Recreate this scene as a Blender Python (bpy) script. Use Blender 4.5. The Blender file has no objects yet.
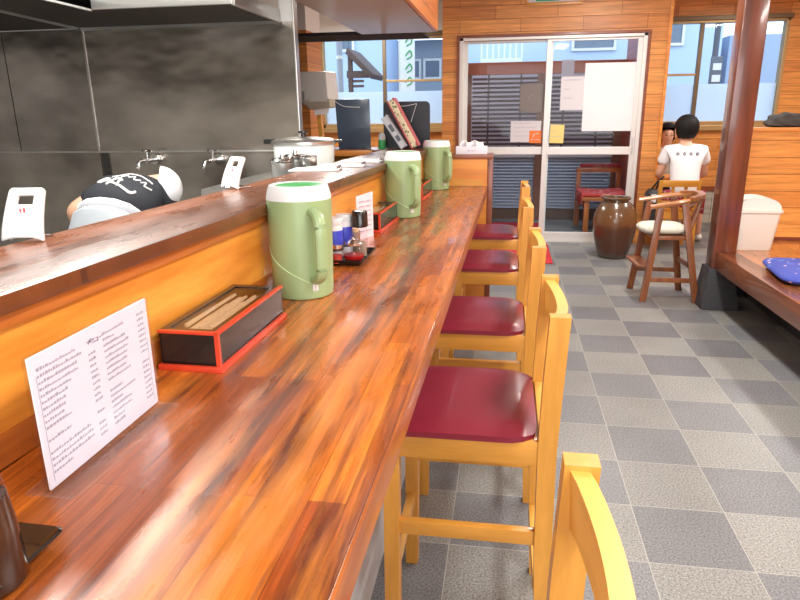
import bpy, bmesh, math, random
from mathutils import Vector, Matrix
random.seed(7)
S = bpy.context.scene
C = S.collection
PI = math.pi
# ---------------------------------------------------------------- camera
cd = bpy.data.cameras.new('camera'); cam = bpy.data.objects.new('camera', cd); C.objects.link(cam)
cd.sensor_width = 36; cd.sensor_fit = 'HORIZONTAL'; cd.lens = 643/800*36; cd.clip_start = .03; cd.clip_end = 200
AX = (0.98719876, 0.03261394, -0.15612474); AD = (0.15896213, -0.28112747, 0.94641343); AZ = (-0.01302468, -0.95911609, -0.28271308)
right = Vector((AX[0], AD[0], AZ[0])); up = -Vector((AX[1], AD[1], AZ[1])); fwd = Vector((AX[2], AD[2], AZ[2]))
M3 = Matrix((right, up, -fwd)).transposed()
cam.matrix_world = Matrix.Translation((0, 0, 1.42)) @ M3.to_4x4()
S.camera = cam
# ---------------------------------------------------------------- world and lights
w = bpy.data.worlds.new('world'); S.world = w; w.use_nodes = True
bg = w.node_tree.nodes['Background']; bg.inputs[0].default_value = (.66, .82, 1, 1); bg.inputs[1].default_value = 1.9
S.view_settings.view_transform = 'Standard'; S.view_settings.look = 'None'; S.view_settings.gamma = 1; S.view_settings.exposure = 0.5
def area(name, loc, sx, sy, power, col=(1, .95, .88), rot=(0, 0, 0)):
    l = bpy.data.lights.new(name, 'AREA'); l.shape = 'RECTANGLE'; l.size = sx; l.size_y = sy; l.energy = power; l.color = col
    o = bpy.data.objects.new(name, l); o.location = loc; o.rotation_euler = rot; C.objects.link(o); return o
LAMPS = [(1.0, .6), (1.0, 3.0), (1.0, 5.6), (3.0, 2.5), (3.0, 6.8)]
for i, (x, y) in enumerate(LAMPS): area('room_light', (x, y, 2.58), .25, 1.2, 36, (1, .965, .92))
area('kitchen_light', (-1.82, 2.3, 2.5), .2, 1.2, 38, (1, .97, .92))
area('kitchen_light', (-1.12, 1.5, 2.5), .18, 1.2, 26, (1, .97, .92))  # unseen lamp added to brighten the white hood side
area('kitchen_light', (-1.75, 7.3, 2.5), .25, 1.2, 42, (1, .97, .92))  # unseen lamp, placed here to whiten the upper end wall
area('back_fill_light', (.8, -1.45, 1.6), 3.6, 1.6, 75, (.9, .95, 1), (PI/2, 0, 0))  # fill light added behind the camera; the back wall has no window
# ---------------------------------------------------------------- materials
MC = {}
def nodes(name):
    m = bpy.data.materials.new(name); m.use_nodes = True; nt = m.node_tree
    return m, nt, nt.nodes['Principled BSDF']
def N(nt, t, **k):
    n = nt.nodes.new(t)
    for a, b in k.items(): setattr(n, a, b)
    return n
def rgba(c): return (c[0], c[1], c[2], 1)
def plain(name, c, rough=.5, metal=0, coat=0, var=.06, scale=20, spec=.5):
    if name in MC: return MC[name]
    m, nt, p = nodes(name); L = nt.links.new
    tc = N(nt, 'ShaderNodeTexCoord'); no = N(nt, 'ShaderNodeTexNoise'); no.inputs['Scale'].default_value = scale
    L(tc.outputs['Object'], no.inputs['Vector'])
    mx = N(nt, 'ShaderNodeMix', data_type='RGBA'); mx.inputs[6].default_value = rgba([v*(1-var) for v in c]); mx.inputs[7].default_value = rgba([min(1, v*(1+var)) for v in c])
    L(no.outputs['Fac'], mx.inputs[0]); L(mx.outputs[2], p.inputs['Base Color'])
    p.inputs['Roughness'].default_value = rough; p.inputs['Metallic'].default_value = metal; p.inputs['Coat Weight'].default_value = coat
    p.inputs['Specular IOR Level'].default_value = spec
    p.inputs['Coat Roughness'].default_value = .08
    MC[name] = m; return m
def axisvec(nt, u, v, su=1, sv=1, ou=0, ov=0):
    L = nt.links.new; tc = N(nt, 'ShaderNodeTexCoord'); sp = N(nt, 'ShaderNodeSeparateXYZ'); L(tc.outputs['Object'], sp.inputs[0])
    cb = N(nt, 'ShaderNodeCombineXYZ')
    for k, (ax, s, o) in enumerate(((u, su, ou), (v, sv, ov))):
        ma = N(nt, 'ShaderNodeMath', operation='MULTIPLY_ADD'); L(sp.outputs['XYZ'.index(ax)], ma.inputs[0])
        ma.inputs[1].default_value = s; ma.inputs[2].default_value = -o*s; L(ma.outputs[0], cb.inputs[k])
    cb.inputs[2].default_value = .5
    return cb.outputs[0], tc
def wood(name, c1, c2, grain='Y', rough=.35, coat=0, gs=6, stretch=14, bump=.02):
    """grain runs along axis; two-tone streaks"""
    if name in MC: return MC[name]
    m, nt, p = nodes(name); L = nt.links.new
    tc = N(nt, 'ShaderNodeTexCoord'); mp = N(nt, 'ShaderNodeMapping')
    sc = [gs*stretch/4]*3; sc['XYZ'.index(grain)] = gs/4; mp.inputs['Scale'].default_value = sc
    L(tc.outputs['Object'], mp.inputs[0]); no = N(nt, 'ShaderNodeTexNoise'); no.inputs['Scale'].default_value = 1.4; no.inputs['Detail'].default_value = 6; no.inputs['Roughness'].default_value = .6
    L(mp.outputs[0], no.inputs['Vector'])
    cr = N(nt, 'ShaderNodeValToRGB'); cr.color_ramp.elements[0].position = .33; cr.color_ramp.elements[1].position = .67
    cr.color_ramp.elements[0].color = rgba(c1); cr.color_ramp.elements[1].color = rgba(c2)
    L(no.outputs['Fac'], cr.inputs[0]); L(cr.outputs[0], p.inputs['Base Color'])
    p.inputs['Roughness'].default_value = rough; p.inputs['Coat Weight'].default_value = coat; p.inputs['Coat Roughness'].default_value = .1
    b = N(nt, 'ShaderNodeBump'); b.inputs['Strength'].default_value = .15; b.inputs['Distance'].default_value = bump*.1; L(no.outputs['Fac'], b.inputs['Height']); L(b.outputs[0], p.inputs['Normal'])
    MC[name] = m; return m
def planks(name, c1, c2, mort, u, v, bw, rh, ou=0, ov=0, rough=.4, coat=0, ms=.006, patch=None, glossvar=0, off=.37, fine=.12):
    if name in MC: return MC[name]
    m, nt, p = nodes(name); L = nt.links.new
    vec, tc = axisvec(nt, u, v, 1, 1, ou, ov)
    br = N(nt, 'ShaderNodeTexBrick'); br.offset = off; br.inputs['Scale'].default_value = 1; br.inputs['Brick Width'].default_value = bw; br.inputs['Row Height'].default_value = rh
    br.inputs['Mortar Size'].default_value = ms; br.inputs['Mortar Smooth'].default_value = .3; br.inputs['Color1'].default_value = rgba(c1); br.inputs['Color2'].default_value = rgba(c2); br.inputs['Mortar'].default_value = rgba(mort)
    L(vec, br.inputs['Vector'])
    mp = N(nt, 'ShaderNodeMapping'); mp.inputs['Scale'].default_value = (3, 60, 1); L(vec, mp.inputs[0])
    no = N(nt, 'ShaderNodeTexNoise'); no.inputs['Scale'].default_value = 1; no.inputs['Detail'].default_value = 5; L(mp.outputs[0], no.inputs['Vector'])
    rr = N(nt, 'ShaderNodeMapRange'); rr.inputs[1].default_value = .3; rr.inputs[2].default_value = .7; rr.inputs[3].default_value = .72; rr.inputs[4].default_value = 1.2; L(no.outputs['Fac'], rr.inputs[0])
    mu = N(nt, 'ShaderNodeMix', data_type='RGBA', blend_type='MULTIPLY'); mu.inputs[0].default_value = 1; L(br.outputs['Color'], mu.inputs[6]); L(rr.outputs[0], mu.inputs[7])
    mpf = N(nt, 'ShaderNodeMapping'); mpf.inputs['Scale'].default_value = (10, 260, 1); L(vec, mpf.inputs[0])
    nf = N(nt, 'ShaderNodeTexNoise'); nf.inputs['Scale'].default_value = 1; nf.inputs['Detail'].default_value = 4; L(mpf.outputs[0], nf.inputs['Vector'])
    rf = N(nt, 'ShaderNodeMapRange'); rf.inputs[1].default_value = .3; rf.inputs[2].default_value = .7; rf.inputs[3].default_value = 1-fine; rf.inputs[4].default_value = 1+fine*.7; L(nf.outputs['Fac'], rf.inputs[0])
    mf = N(nt, 'ShaderNodeMix', data_type='RGBA', blend_type='MULTIPLY'); mf.inputs[0].default_value = 1; L(mu.outputs[2], mf.inputs[6]); L(rf.outputs[0], mf.inputs[7])
    out = mf.outputs[2]
    if patch:
        for (pc, sc, lo, hi, st) in patch:
            mp2 = N(nt, 'ShaderNodeMapping'); mp2.inputs['Scale'].default_value = sc; L(vec, mp2.inputs[0])
            n2 = N(nt, 'ShaderNodeTexNoise'); n2.inputs['Scale'].default_value = 1; n2.inputs['Detail'].default_value = 6; n2.inputs['Roughness'].default_value = .65; L(mp2.outputs[0], n2.inputs['Vector'])
            r2 = N(nt, 'ShaderNodeMapRange'); r2.inputs[1].default_value = lo; r2.inputs[2].default_value = hi; r2.inputs[3].default_value = 0; r2.inputs[4].default_value = st; L(n2.outputs['Fac'], r2.inputs[0])
            m2 = N(nt, 'ShaderNodeMix', data_type='RGBA'); L(r2.outputs[0], m2.inputs[0]); L(out, m2.inputs[6]); m2.inputs[7].default_value = rgba(pc); out = m2.outputs[2]
    L(out, p.inputs['Base Color']); p.inputs['Roughness'].default_value = rough; p.inputs['Coat Weight'].default_value = coat; p.inputs['Coat Roughness'].default_value = .1
    if glossvar:
        n3 = N(nt, 'ShaderNodeTexNoise'); n3.inputs['Scale'].default_value = 9; n3.inputs['Detail'].default_value = 7; mp3 = N(nt, 'ShaderNodeMapping'); mp3.inputs['Scale'].default_value = (.6, 2.2, 1); L(vec, mp3.inputs[0]); L(mp3.outputs[0], n3.inputs['Vector'])
        r3 = N(nt, 'ShaderNodeMapRange'); r3.inputs[1].default_value = .35; r3.inputs[2].default_value = .7; r3.inputs[3].default_value = rough; r3.inputs[4].default_value = rough+glossvar; L(n3.outputs['Fac'], r3.inputs[0]); L(r3.outputs[0], p.inputs['Roughness']); L(r3.outputs[0], p.inputs['Coat Roughness'])
        b = N(nt, 'ShaderNodeBump'); b.inputs['Strength'].default_value = .25; b.inputs['Distance'].default_value = .001; L(n3.outputs['Fac'], b.inputs['Height']); L(b.outputs[0], p.inputs['Normal']); L(b.outputs[0], p.inputs['Coat Normal'])
    else:
        b = N(nt, 'ShaderNodeBump'); b.inputs['Strength'].default_value = .5; b.inputs['Distance'].default_value = .004; b.invert = True; L(br.outputs['Fac'], b.inputs['Height']); L(b.outputs[0], p.inputs['Normal'])
    MC[name] = m; return m
def glass(name, tint=(1, 1, 1), gloss=.12, rough=.02):
    if name in MC: return MC[name]
    m, nt, p = nodes(name); L = nt.links.new
    t = N(nt, 'ShaderNodeBsdfTransparent'); t.inputs[0].default_value = rgba(tint); g = N(nt, 'ShaderNodeBsdfGlossy'); g.inputs['Roughness'].default_value = rough
    lw = N(nt, 'ShaderNodeLayerWeight'); lw.inputs['Blend'].default_value = .5
    pw = N(nt, 'ShaderNodeMath', operation='POWER'); pw.inputs[1].default_value = 4; L(lw.outputs['Facing'], pw.inputs[0])
    ad = N(nt, 'ShaderNodeMath', operation='MULTIPLY_ADD'); ad.inputs[1].default_value = gloss*4; ad.inputs[2].default_value = gloss*.09; ad.use_clamp = True; L(pw.outputs[0], ad.inputs[0])
    mx = N(nt, 'ShaderNodeMixShader'); L(ad.outputs[0], mx.inputs[0]); L(t.outputs[0], mx.inputs[1]); L(g.outputs[0], mx.inputs[2])
    L(mx.outputs[0], nt.nodes['Material Output'].inputs[0]); MC[name] = m; return m
def frosted(name, c, clear=.1):
    if name in MC: return MC[name]
    m, nt, p = nodes(name); L = nt.links.new
    t = N(nt, 'ShaderNodeBsdfTransparent'); tr = N(nt, 'ShaderNodeBsdfTranslucent'); tr.inputs[0].default_value = rgba(c); d = N(nt, 'ShaderNodeBsdfDiffuse'); d.inputs[0].default_value = rgba(c)
    a = N(nt, 'ShaderNodeMixShader'); a.inputs[0].default_value = .15; L(tr.outputs[0], a.inputs[1]); L(d.outputs[0], a.inputs[2])
    b = N(nt, 'ShaderNodeMixShader'); b.inputs[0].default_value = clear; L(a.outputs[0], b.inputs[1]); L(t.outputs[0], b.inputs[2])
    L(b.outputs[0], nt.nodes['Material Output'].inputs[0]); MC[name] = m; return m
def emit(name, c, s):
    m, nt, p = nodes(name); p.inputs['Base Color'].default_value = rgba(c); p.inputs['Emission Color'].default_value = rgba(c); p.inputs['Emission Strength'].default_value = s; return m

WALLW = ((.72, .31, .075), (.55, .20, .045), (.20, .06, .015))
m_wall_y = planks('plank_wall', *WALLW, 'X', 'Z', .62, .127, .1, .02, .42, ms=.0022, off=.41)
m_wall_x = planks('plank_wall_side', *WALLW, 'Y', 'Z', .62, .127, .1, .02, .42, ms=.0022, off=.41)
m_part = planks('partition_planks', (.80, .36, .085), (.66, .26, .055), (.28, .08, .014), 'X', 'Z', .8, .125, .1, .42, .4, ms=.0022, off=.3)
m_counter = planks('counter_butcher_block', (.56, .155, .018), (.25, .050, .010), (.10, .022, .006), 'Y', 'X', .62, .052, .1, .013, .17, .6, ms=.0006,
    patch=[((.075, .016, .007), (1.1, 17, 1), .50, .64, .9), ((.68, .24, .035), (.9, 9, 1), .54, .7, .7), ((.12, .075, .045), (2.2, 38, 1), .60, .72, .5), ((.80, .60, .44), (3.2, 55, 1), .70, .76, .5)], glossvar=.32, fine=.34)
m_ledge = planks('ledge_dark_wood', (.22, .062, .017), (.12, .035, .012), (.07, .02, .01), 'Y', 'X', 3.3, .14, .1, .02, .24, .3, ms=.0005,
    patch=[((.26, .075, .018), (1.2, 14, 1), .5, .68, .7), ((.05, .018, .01), (2, 30, 1), .58, .7, .6)], glossvar=.14)
m_riser = wood('riser_wood', (.60, .19, .02), (.92, .40, .06), 'Y', .33, .25, 5, 9)
m_riser2 = wood('riser_trim_wood', (.34, .085, .016), (.56, .17, .026), 'Y', .3, .3, 6, 12)
m_orange = wood('orange_board', (.58, .19, .03), (.80, .32, .055), 'X', .38, .1, 6, 9)
m_dark = wood('dark_stained_wood', (.075, .02, .012), (.16, .045, .02), 'Z', .3, .4, 5, 10)
m_post = wood('post_wood', (.085, .024, .014), (.20, .05, .022), 'Z', .28, .5, 5, 10)
m_trimwood = wood('red_brown_trim', (.17, .04, .018), (.26, .07, .025), 'X', .35, .2, 6, 10)
m_chair = wood('yellow_oak', (.54, .235, .032), (.74, .34, .055), 'Z', .35, .25, 7, 8)
m_chairx = wood('yellow_oak_rail', (.54, .235, .032), (.74, .34, .055), 'X', .35, .25, 7, 8)
m_chairy = wood('yellow_oak_top', (.68, .33, .055), (.84, .46, .10), 'Y', .35, .25, 7, 8)
m_high = wood('walnut_stain', (.15, .046, .016), (.28, .09, .026), 'Z', .35, .2, 8, 8)
m_vinyl = plain('maroon_vinyl', (.19, .010, .026), .36, coat=.15, var=.12, scale=9)
m_white = plain('white_plastic', (.78, .78, .77), .3, var=.02)
m_offw = plain('offwhite_plastic', (.78, .75, .68), .35, var=.02)
m_green = plain('sage_green_plastic', (.30, .42, .20), .33, coat=.15, var=.03)
m_green2 = plain('bright_green_plastic', (.06, .42, .12), .35)
m_black = plain('black_lacquer', (.012, .011, .011), .22, coat=.3)
m_blackm = plain('black_matte', (.02, .02, .021), .6)
m_red = plain('red_lacquer', (.62, .055, .02), .3, coat=.2)
m_chrome = plain('chrome', (.8, .8, .8), .12, 1)
m_alu = plain('pale_aluminium', (.72, .70, .67), .38, .25, var=.03)
m_gold = plain('bronze_aluminium', (.42, .29, .13), .38, .45, var=.08)
m_goldd = plain('dark_bronze_aluminium', (.16, .11, .06), .4, .4)
m_ceil = plain('white_ceiling', (.82, .84, .83), .6, var=.02, scale=3)
m_glass = glass('window_glass', (.97, .99, 1), .10)
m_clear = glass('clear_acrylic', (.93, .93, .95), .16)
m_frost = frosted('frosted_film', (.90, .95, 1.0))
m_paper = plain('paper_sheet', (.90, .88, .88), .7, var=.015)
m_ink = plain('grey_ink', (.19, .18, .24), .7)
m_inkl = plain('pale_ink', (.42, .42, .5), .7)
m_skin = plain('skin', (.72, .40, .27), .5, var=.05)
m_hair = plain('black_hair', (.008, .007, .007), .65, spec=.25)
m_stone = plain('dark_stone', (.045, .045, .05), .75, var=.4, scale=60)
m_tube = emit('lamp_tube', (1, .97, .92), 6)
def steel():
    m, nt, p = nodes('stainless_panel'); L = nt.links.new
    p.inputs['Metallic'].default_value = .92; p.inputs['Roughness'].default_value = .24
    tc = N(nt, 'ShaderNodeTexCoord'); mp = N(nt, 'ShaderNodeMapping'); mp.inputs['Scale'].default_value = (1.3, 1, 2.1); L(tc.outputs['Object'], mp.inputs[0])
    no = N(nt, 'ShaderNodeTexNoise'); no.inputs['Scale'].default_value = 1.6; no.inputs['Detail'].default_value = 5; L(mp.outputs[0], no.inputs['Vector'])
    cr = N(nt, 'ShaderNodeValToRGB'); cr.color_ramp.elements[0].position = .3; cr.color_ramp.elements[1].position = .7; cr.color_ramp.elements[0].color = (.25, .23, .20, 1); cr.color_ramp.elements[1].color = (.60, .56, .50, 1)
    L(no.outputs['Fac'], cr.inputs[0]); L(cr.outputs[0], p.inputs['Base Color'])
    n2 = N(nt, 'ShaderNodeTexNoise'); n2.inputs['Scale'].default_value = 2.2; L(mp.outputs[0], n2.inputs['Vector'])
    b = N(nt, 'ShaderNodeBump'); b.inputs['Strength'].default_value = .3; b.inputs['Distance'].default_value = .04; L(n2.outputs['Fac'], b.inputs['Height']); L(b.outputs[0], p.inputs['Normal'])
    return m
m_steel = steel()
m_steeld = plain('dark_hood_steel', (.06, .05, .045), .6, .3, var=.3, scale=4)  # very dark base colour with random tone variation
m_steell = plain('brushed_steel', (.62, .62, .6), .28, .9, var=.05)
def floor_mat():
    m, nt, p = nodes('stone_tile_floor'); L = nt.links.new
    vec, tc = axisvec(nt, 'X', 'Y', 1/.325, 1/.32, .825-.325*40, 3.467-.32*40)
    ck = N(nt, 'ShaderNodeTexChecker'); ck.inputs['Scale'].default_value = 1; ck.inputs['Color1'].default_value = (.225, .225, .208, 1); ck.inputs['Color2'].default_value = (.155, .158, .165, 1); L(vec, ck.inputs['Vector'])
    br = N(nt, 'ShaderNodeTexBrick'); br.offset = 0; br.inputs['Scale'].default_value = 1; br.inputs['Brick Width'].default_value = 1; br.inputs['Row Height'].default_value = 1; br.inputs['Mortar Size'].default_value = .008; br.inputs['Mortar Smooth'].default_value = .6
    br.inputs['Color1'].default_value = (.75, .75, .75, 1); br.inputs['Color2'].default_value = (1.0, 1.0, 1.0, 1); L(vec, br.inputs['Vector'])
    mu = N(nt, 'ShaderNodeMix', data_type='RGBA', blend_type='MULTIPLY'); mu.inputs[0].default_value = .8; L(ck.outputs[0], mu.inputs[6]); L(br.outputs['Color'], mu.inputs[7])
    no = N(nt, 'ShaderNodeTexNoise'); no.inputs['Scale'].default_value = 150; no.inputs['Detail'].default_value = 3; L(tc.outputs['Object'], no.inputs['Vector'])
    rr = N(nt, 'ShaderNodeMapRange'); rr.inputs[1].default_value = .3; rr.inputs[2].default_value = .7; rr.inputs[3].default_value = .45; rr.inputs[4].default_value = 1.6; L(no.outputs['Fac'], rr.inputs[0])
    m2 = N(nt, 'ShaderNodeMix', data_type='RGBA', blend_type='MULTIPLY'); m2.inputs[0].default_value = 1; L(mu.outputs[2], m2.inputs[6]); L(rr.outputs[0], m2.inputs[7])
    n2 = N(nt, 'ShaderNodeTexNoise'); n2.inputs['Scale'].default_value = 2.3; n2.inputs['Detail'].default_value = 5; L(tc.outputs['Object'], n2.inputs['Vector'])
    r2 = N(nt, 'ShaderNodeMapRange'); r2.inputs[3].default_value = .75; r2.inputs[4].default_value = 1.25; L(n2.outputs['Fac'], r2.inputs[0])
    m3 = N(nt, 'ShaderNodeMix', data_type='RGBA', blend_type='MULTIPLY'); m3.inputs[0].default_value = 1; L(m2.outputs[2], m3.inputs[6]); L(r2.outputs[0], m3.inputs[7])
    m4 = N(nt, 'ShaderNodeMix', data_type='RGBA'); L(br.outputs['Fac'], m4.inputs[0]); L(m3.outputs[2], m4.inputs[6]); m4.inputs[7].default_value = (.34, .34, .31, 1)
    L(m4.outputs[2], p.inputs['Base Color']); p.inputs['Roughness'].default_value = .42
    b = N(nt, 'ShaderNodeBump'); b.inputs['Strength'].default_value = .25; b.inputs['Distance'].default_value = .002; L(no.outputs['Fac'], b.inputs['Height']); L(b.outputs[0], p.inputs['Normal'])
    return m
m_floor = floor_mat()
def spots(name, base, c2, c3, scale, rough=.8):
    m, nt, p = nodes(name); L = nt.links.new
    tc = N(nt, 'ShaderNodeTexCoord'); out = None; prev = rgba(base)
    for k, (c, th) in enumerate(((c2, .34), (c3, .16))):
        v = N(nt, 'ShaderNodeTexVoronoi'); v.inputs['Scale'].default_value = scale*(1+.35*k); L(tc.outputs['Object'], v.inputs['Vector'])
        r = N(nt, 'ShaderNodeMath', operation='LESS_THAN'); r.inputs[1].default_value = th; L(v.outputs['Distance'], r.inputs[0])
        mx = N(nt, 'ShaderNodeMix', data_type='RGBA'); L(r.outputs[0], mx.inputs[0])
        if out is None: mx.inputs[6].default_value = prev
        else: L(out, mx.inputs[6])
        mx.inputs[7].default_value = rgba(c); out = mx.outputs[2]
    L(out, p.inputs['Base Color']); p.inputs['Roughness'].default_value = rough; return m
# ---------------------------------------------------------------- mesh helpers
def B(): return bmesh.new()
def box(bm, x0, x1, y0, y1, z0, z1, bev=0, M=None, mi=0):
    r = bmesh.ops.create_cube(bm, size=1); vs = r['verts']
    for v in vs: v.co = Vector(((x0+x1)/2+v.co.x*(x1-x0), (y0+y1)/2+v.co.y*(y1-y0), (z0+z1)/2+v.co.z*(z1-z0)))
    if M: 
        for v in vs: v.co = M @ v.co
    es = set(e for v in vs for e in v.link_edges); fs = set(f for v in vs for f in v.link_faces)
    for f in fs: f.material_index = mi
    if bev: bmesh.ops.bevel(bm, geom=list(es), offset=bev, segments=2, affect='EDGES', profile=.6)
    return bm
def hexa(bm, pts, bev=0, mi=0):
    """8 points: bottom ring 4, top ring 4"""
    vs = [bm.verts.new(p) for p in pts]
    fs = [bm.faces.new([vs[i] for i in q]) for q in ((3, 2, 1, 0), (4, 5, 6, 7), (0, 1, 5, 4), (1, 2, 6, 5), (2, 3, 7, 6), (3, 0, 4, 7))]
    for f in fs: f.material_index = mi
    if bev: bmesh.ops.bevel(bm, geom=list(set(e for f in fs for e in f.edges)), offset=bev, segments=2, affect='EDGES', profile=.6)
    return bm
def bar(bm, p, q, wx, wy, bev=.003, wx2=None, wy2=None):
    """mostly vertical bar with horizontal section"""
    wx2 = wx2 or wx; wy2 = wy2 or wy
    a = [(p[0]+i*wx/2, p[1]+j*wy/2, p[2]) for i, j in ((-1, -1), (1, -1), (1, 1), (-1, 1))]
    b = [(q[0]+i*wx2/2, q[1]+j*wy2/2, q[2]) for i, j in ((-1, -1), (1, -1), (1, 1), (-1, 1))]
    return hexa(bm, a+b, bev)
def lathe(bm, prof, cx=0, cy=0, seg=32, sx=1, sy=1, mi=None):
    rings = []
    for (r, z) in prof:
        rings.append([bm.verts.new((cx+max(r, 1e-5)*math.cos(2*PI*k/seg)*sx, cy+max(r, 1e-5)*math.sin(2*PI*k/seg)*sy, z)) for k in range(seg)])
    for i in range(len(rings)-1):
        for k in range(seg):
            f = bm.faces.new((rings[i][k], rings[i][(k+1) % seg], rings[i+1][(k+1) % seg], rings[i+1][k])); f.smooth = True
            if mi: f.material_index = mi
    for ring in (rings[0], rings[-1]):
        try: bm.faces.new(ring)
        except Exception: pass
    bmesh.ops.recalc_face_normals(bm, faces=bm.faces[:]); return bm
def tube(bm, pts, r, seg=8, closed=False):
    pts = [Vector(p) for p in pts]; rings = []
    rs = r if isinstance(r, (list, tuple)) else [r]*len(pts)
    for i, p in enumerate(pts):
        a = pts[max(i-1, 0)]; b = pts[min(i+1, len(pts)-1)]; d = (b-a).normalized()
        n = d.cross(Vector((0, 0, 1))); 
        if n.length < .2: n = d.cross(Vector((0, 1, 0)))
        n.normalize(); m = d.cross(n)
        rings.append([bm.verts.new(p+(n*math.cos(2*PI*k/seg)+m*math.sin(2*PI*k/seg))*rs[i]) for k in range(seg)])
    for i in range(len(rings)-1):
        for k in range(seg):
            f = bm.faces.new((rings[i][k], rings[i][(k+1) % seg], rings[i+1][(k+1) % seg], rings[i+1][k])); f.smooth = True
    bm.faces.new(rings[0]); bm.faces.new(rings[-1]); bmesh.ops.recalc_face_normals(bm, faces=bm.faces[:]); return bm
def poly_extrude(bm, pts, d):
    """planar polygon of 3D points extruded by vector d"""
    d = Vector(d); a = [bm.verts.new(p) for p in pts]; b = [bm.verts.new(Vector(p)+d) for p in pts]; n = len(pts)
    bm.faces.new(a[::-1]); bm.faces.new(b)
    for i in range(n): bm.faces.new((a[i], a[(i+1) % n], b[(i+1) % n], b[i]))
    bmesh.ops.recalc_face_normals(bm, faces=bm.faces[:]); return bm
def spline(pts, n=6):
    out = []; P = [Vector(p) for p in pts]
    for i in range(len(P)-1):
        p0 = P[max(i-1, 0)]; p1 = P[i]; p2 = P[i+1]; p3 = P[min(i+2, len(P)-1)]
        for k in range(n):
            t = k/n; out.append(.5*((2*p1)+(p2-p0)*t+(2*p0-5*p1+4*p2-p3)*t*t+(3*p1-p0-3*p2+p3)*t**3))
    out.append(P[-1]); return out
def obj(name, bm, mat, parent=None, loc=None, smooth=True):
    me = bpy.data.meshes.new(name); bmesh.ops.recalc_face_normals(bm, faces=bm.faces[:]); bm.to_mesh(me); bm.free()
    for m in (mat if isinstance(mat, (list, tuple)) else [mat]): me.materials.append(m)
    o = bpy.data.objects.new(name, me); C.objects.link(o)
    if smooth:
        for pl in me.polygons: pl.use_smooth = True
        try: me.set_sharp_from_angle(angle=math.radians(35))
        except Exception: pass
    if parent: o.parent = parent
    if loc: o.location = loc
    return o
def tag(o, label, cat, group=None, kind=None):
    o['label'] = label; o['category'] = cat
    if group: o['group'] = group
    if kind: o['kind'] = kind
    return o
def thing(name, label, cat, loc=(0, 0, 0), rz=0, group=None):
    o = bpy.data.objects.new(name, None); C.objects.link(o); o.location = loc; o.rotation_euler = (0, 0, rz); o.empty_display_size = .05
    return tag(o, label, cat, group)
def struct(name, bm, mat, parent=None, smooth=False):
    o = obj(name, bm, mat, parent, smooth=smooth)
    if not parent: o['kind'] = 'structure'
    return o
def sroot(name):
    o = bpy.data.objects.new(name, None); C.objects.link(o); o['kind'] = 'structure'; return o
def dup(root, loc, rz, label=None, group=None):
    r = root.copy(); C.objects.link(r); r.location = loc; r.rotation_euler = (0, 0, rz)
    if label: r['label'] = label
    if group: r['group'] = group
    def rec(a, b):
        for ch in list(a.children):
            if ch is b: continue
            c = ch.copy(); C.objects.link(c); c.parent = b; rec(ch, c)
    rec(root, r); return r
def bx(*a, bev=0, **k): return box(B(), *a, bev=bev, **k)
def skin(name, verts, edges, mat, parent=None, root=0, sub=2):
    me = bpy.data.meshes.new(name); keys = list(verts); idx = {k: i for i, k in enumerate(keys)}
    me.from_pydata([verts[k][0] for k in keys], [(idx[a], idx[b]) for a, b in edges], [])
    o = bpy.data.objects.new(name, me); C.objects.link(o)
    o.modifiers.new('skin', 'SKIN'); 
    if not me.skin_vertices: 
        bpy.context.view_layer.objects.active = o
    for k, i in idx.items():
        sv = me.skin_vertices[0].data[i]; r = verts[k][1]; sv.radius = r if isinstance(r, tuple) else (r, r); sv.use_root = (i == root)
    s = o.modifiers.new('sub', 'SUBSURF'); s.levels = sub; s.render_levels = sub
    o.modifiers['skin'].use_smooth_shade = True
    me.materials.append(mat)
    if parent: o.parent = parent
    return o
# ================================================================ STRUCTURE
X0, X1, Y0, Y1, ZC = -3.5, 4.2, -1.6, 8.7, 2.7
struct('floor', bx(X0-.1, X1+.1, Y0-.1, Y1+.15, -.08, 0), m_floor)
struct('ceiling', box(box(bx(X0-.1, X1+.1, Y0-.1, 7.29, ZC, ZC+.08), X0-.1, -.60, 7.29, Y1+.15, ZC, ZC+.08), 1.45, X1+.1, 7.29, Y1+.15, ZC, ZC+.08), plain('room_ceiling', (.80, .79, .76), .7))
struct('wall_left', bx(X0-.1, X0, Y0, Y1, 0, ZC), plain('kitchen_tile_wall', (.6, .6, .57), .3))
struct('wall_right', bx(X1, X1+.1, Y0, Y1, 0, ZC), m_wall_x)
struct('wall_back', bx(X0, X1, Y0-.1, Y0, 0, ZC), plain('plaster', (.7, .66, .58), .7))
# --- end wall with the windows (left part and right part of the door porch)
def wall_with_hole(name, x0, x1, y0, y1, hx0, hx1, hz0, hz1, zb, mat):
    b = B(); box(b, x0, x1, y0, y1, zb, hz0); box(b, x0, x1, y0, y1, hz1, ZC)
    if hx0 > x0: box(b, x0, hx0, y0, y1, hz0, hz1)
    if hx1 < x1: box(b, hx1, x1, y0, y1, hz0, hz1)
    return struct(name, b, mat)
wall_with_hole('wall_end_left', X0, -.70, Y1, Y1+.12, -2.44, -.72, 1.17, 2.36, 0, m_wall_y)
wall_with_hole('wall_end_right', 1.55, X1, Y1, Y1+.12, 1.82, 3.20, 1.15, 2.43, .42, m_wall_y)
struct('baseboard_right', bx(1.55, X1, Y1-.03, Y1+.1, 0, .40), planks('pale_base_panel', (.50, .47, .40), (.42, .40, .35), (.22, .2, .17), 'X', 'Z', .09, 2, 0, -1, .5, ms=.004))
struct('trim_1', bx(1.55, X1, Y1-.05, Y1-.002, .40, .455), m_trimwood)
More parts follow.
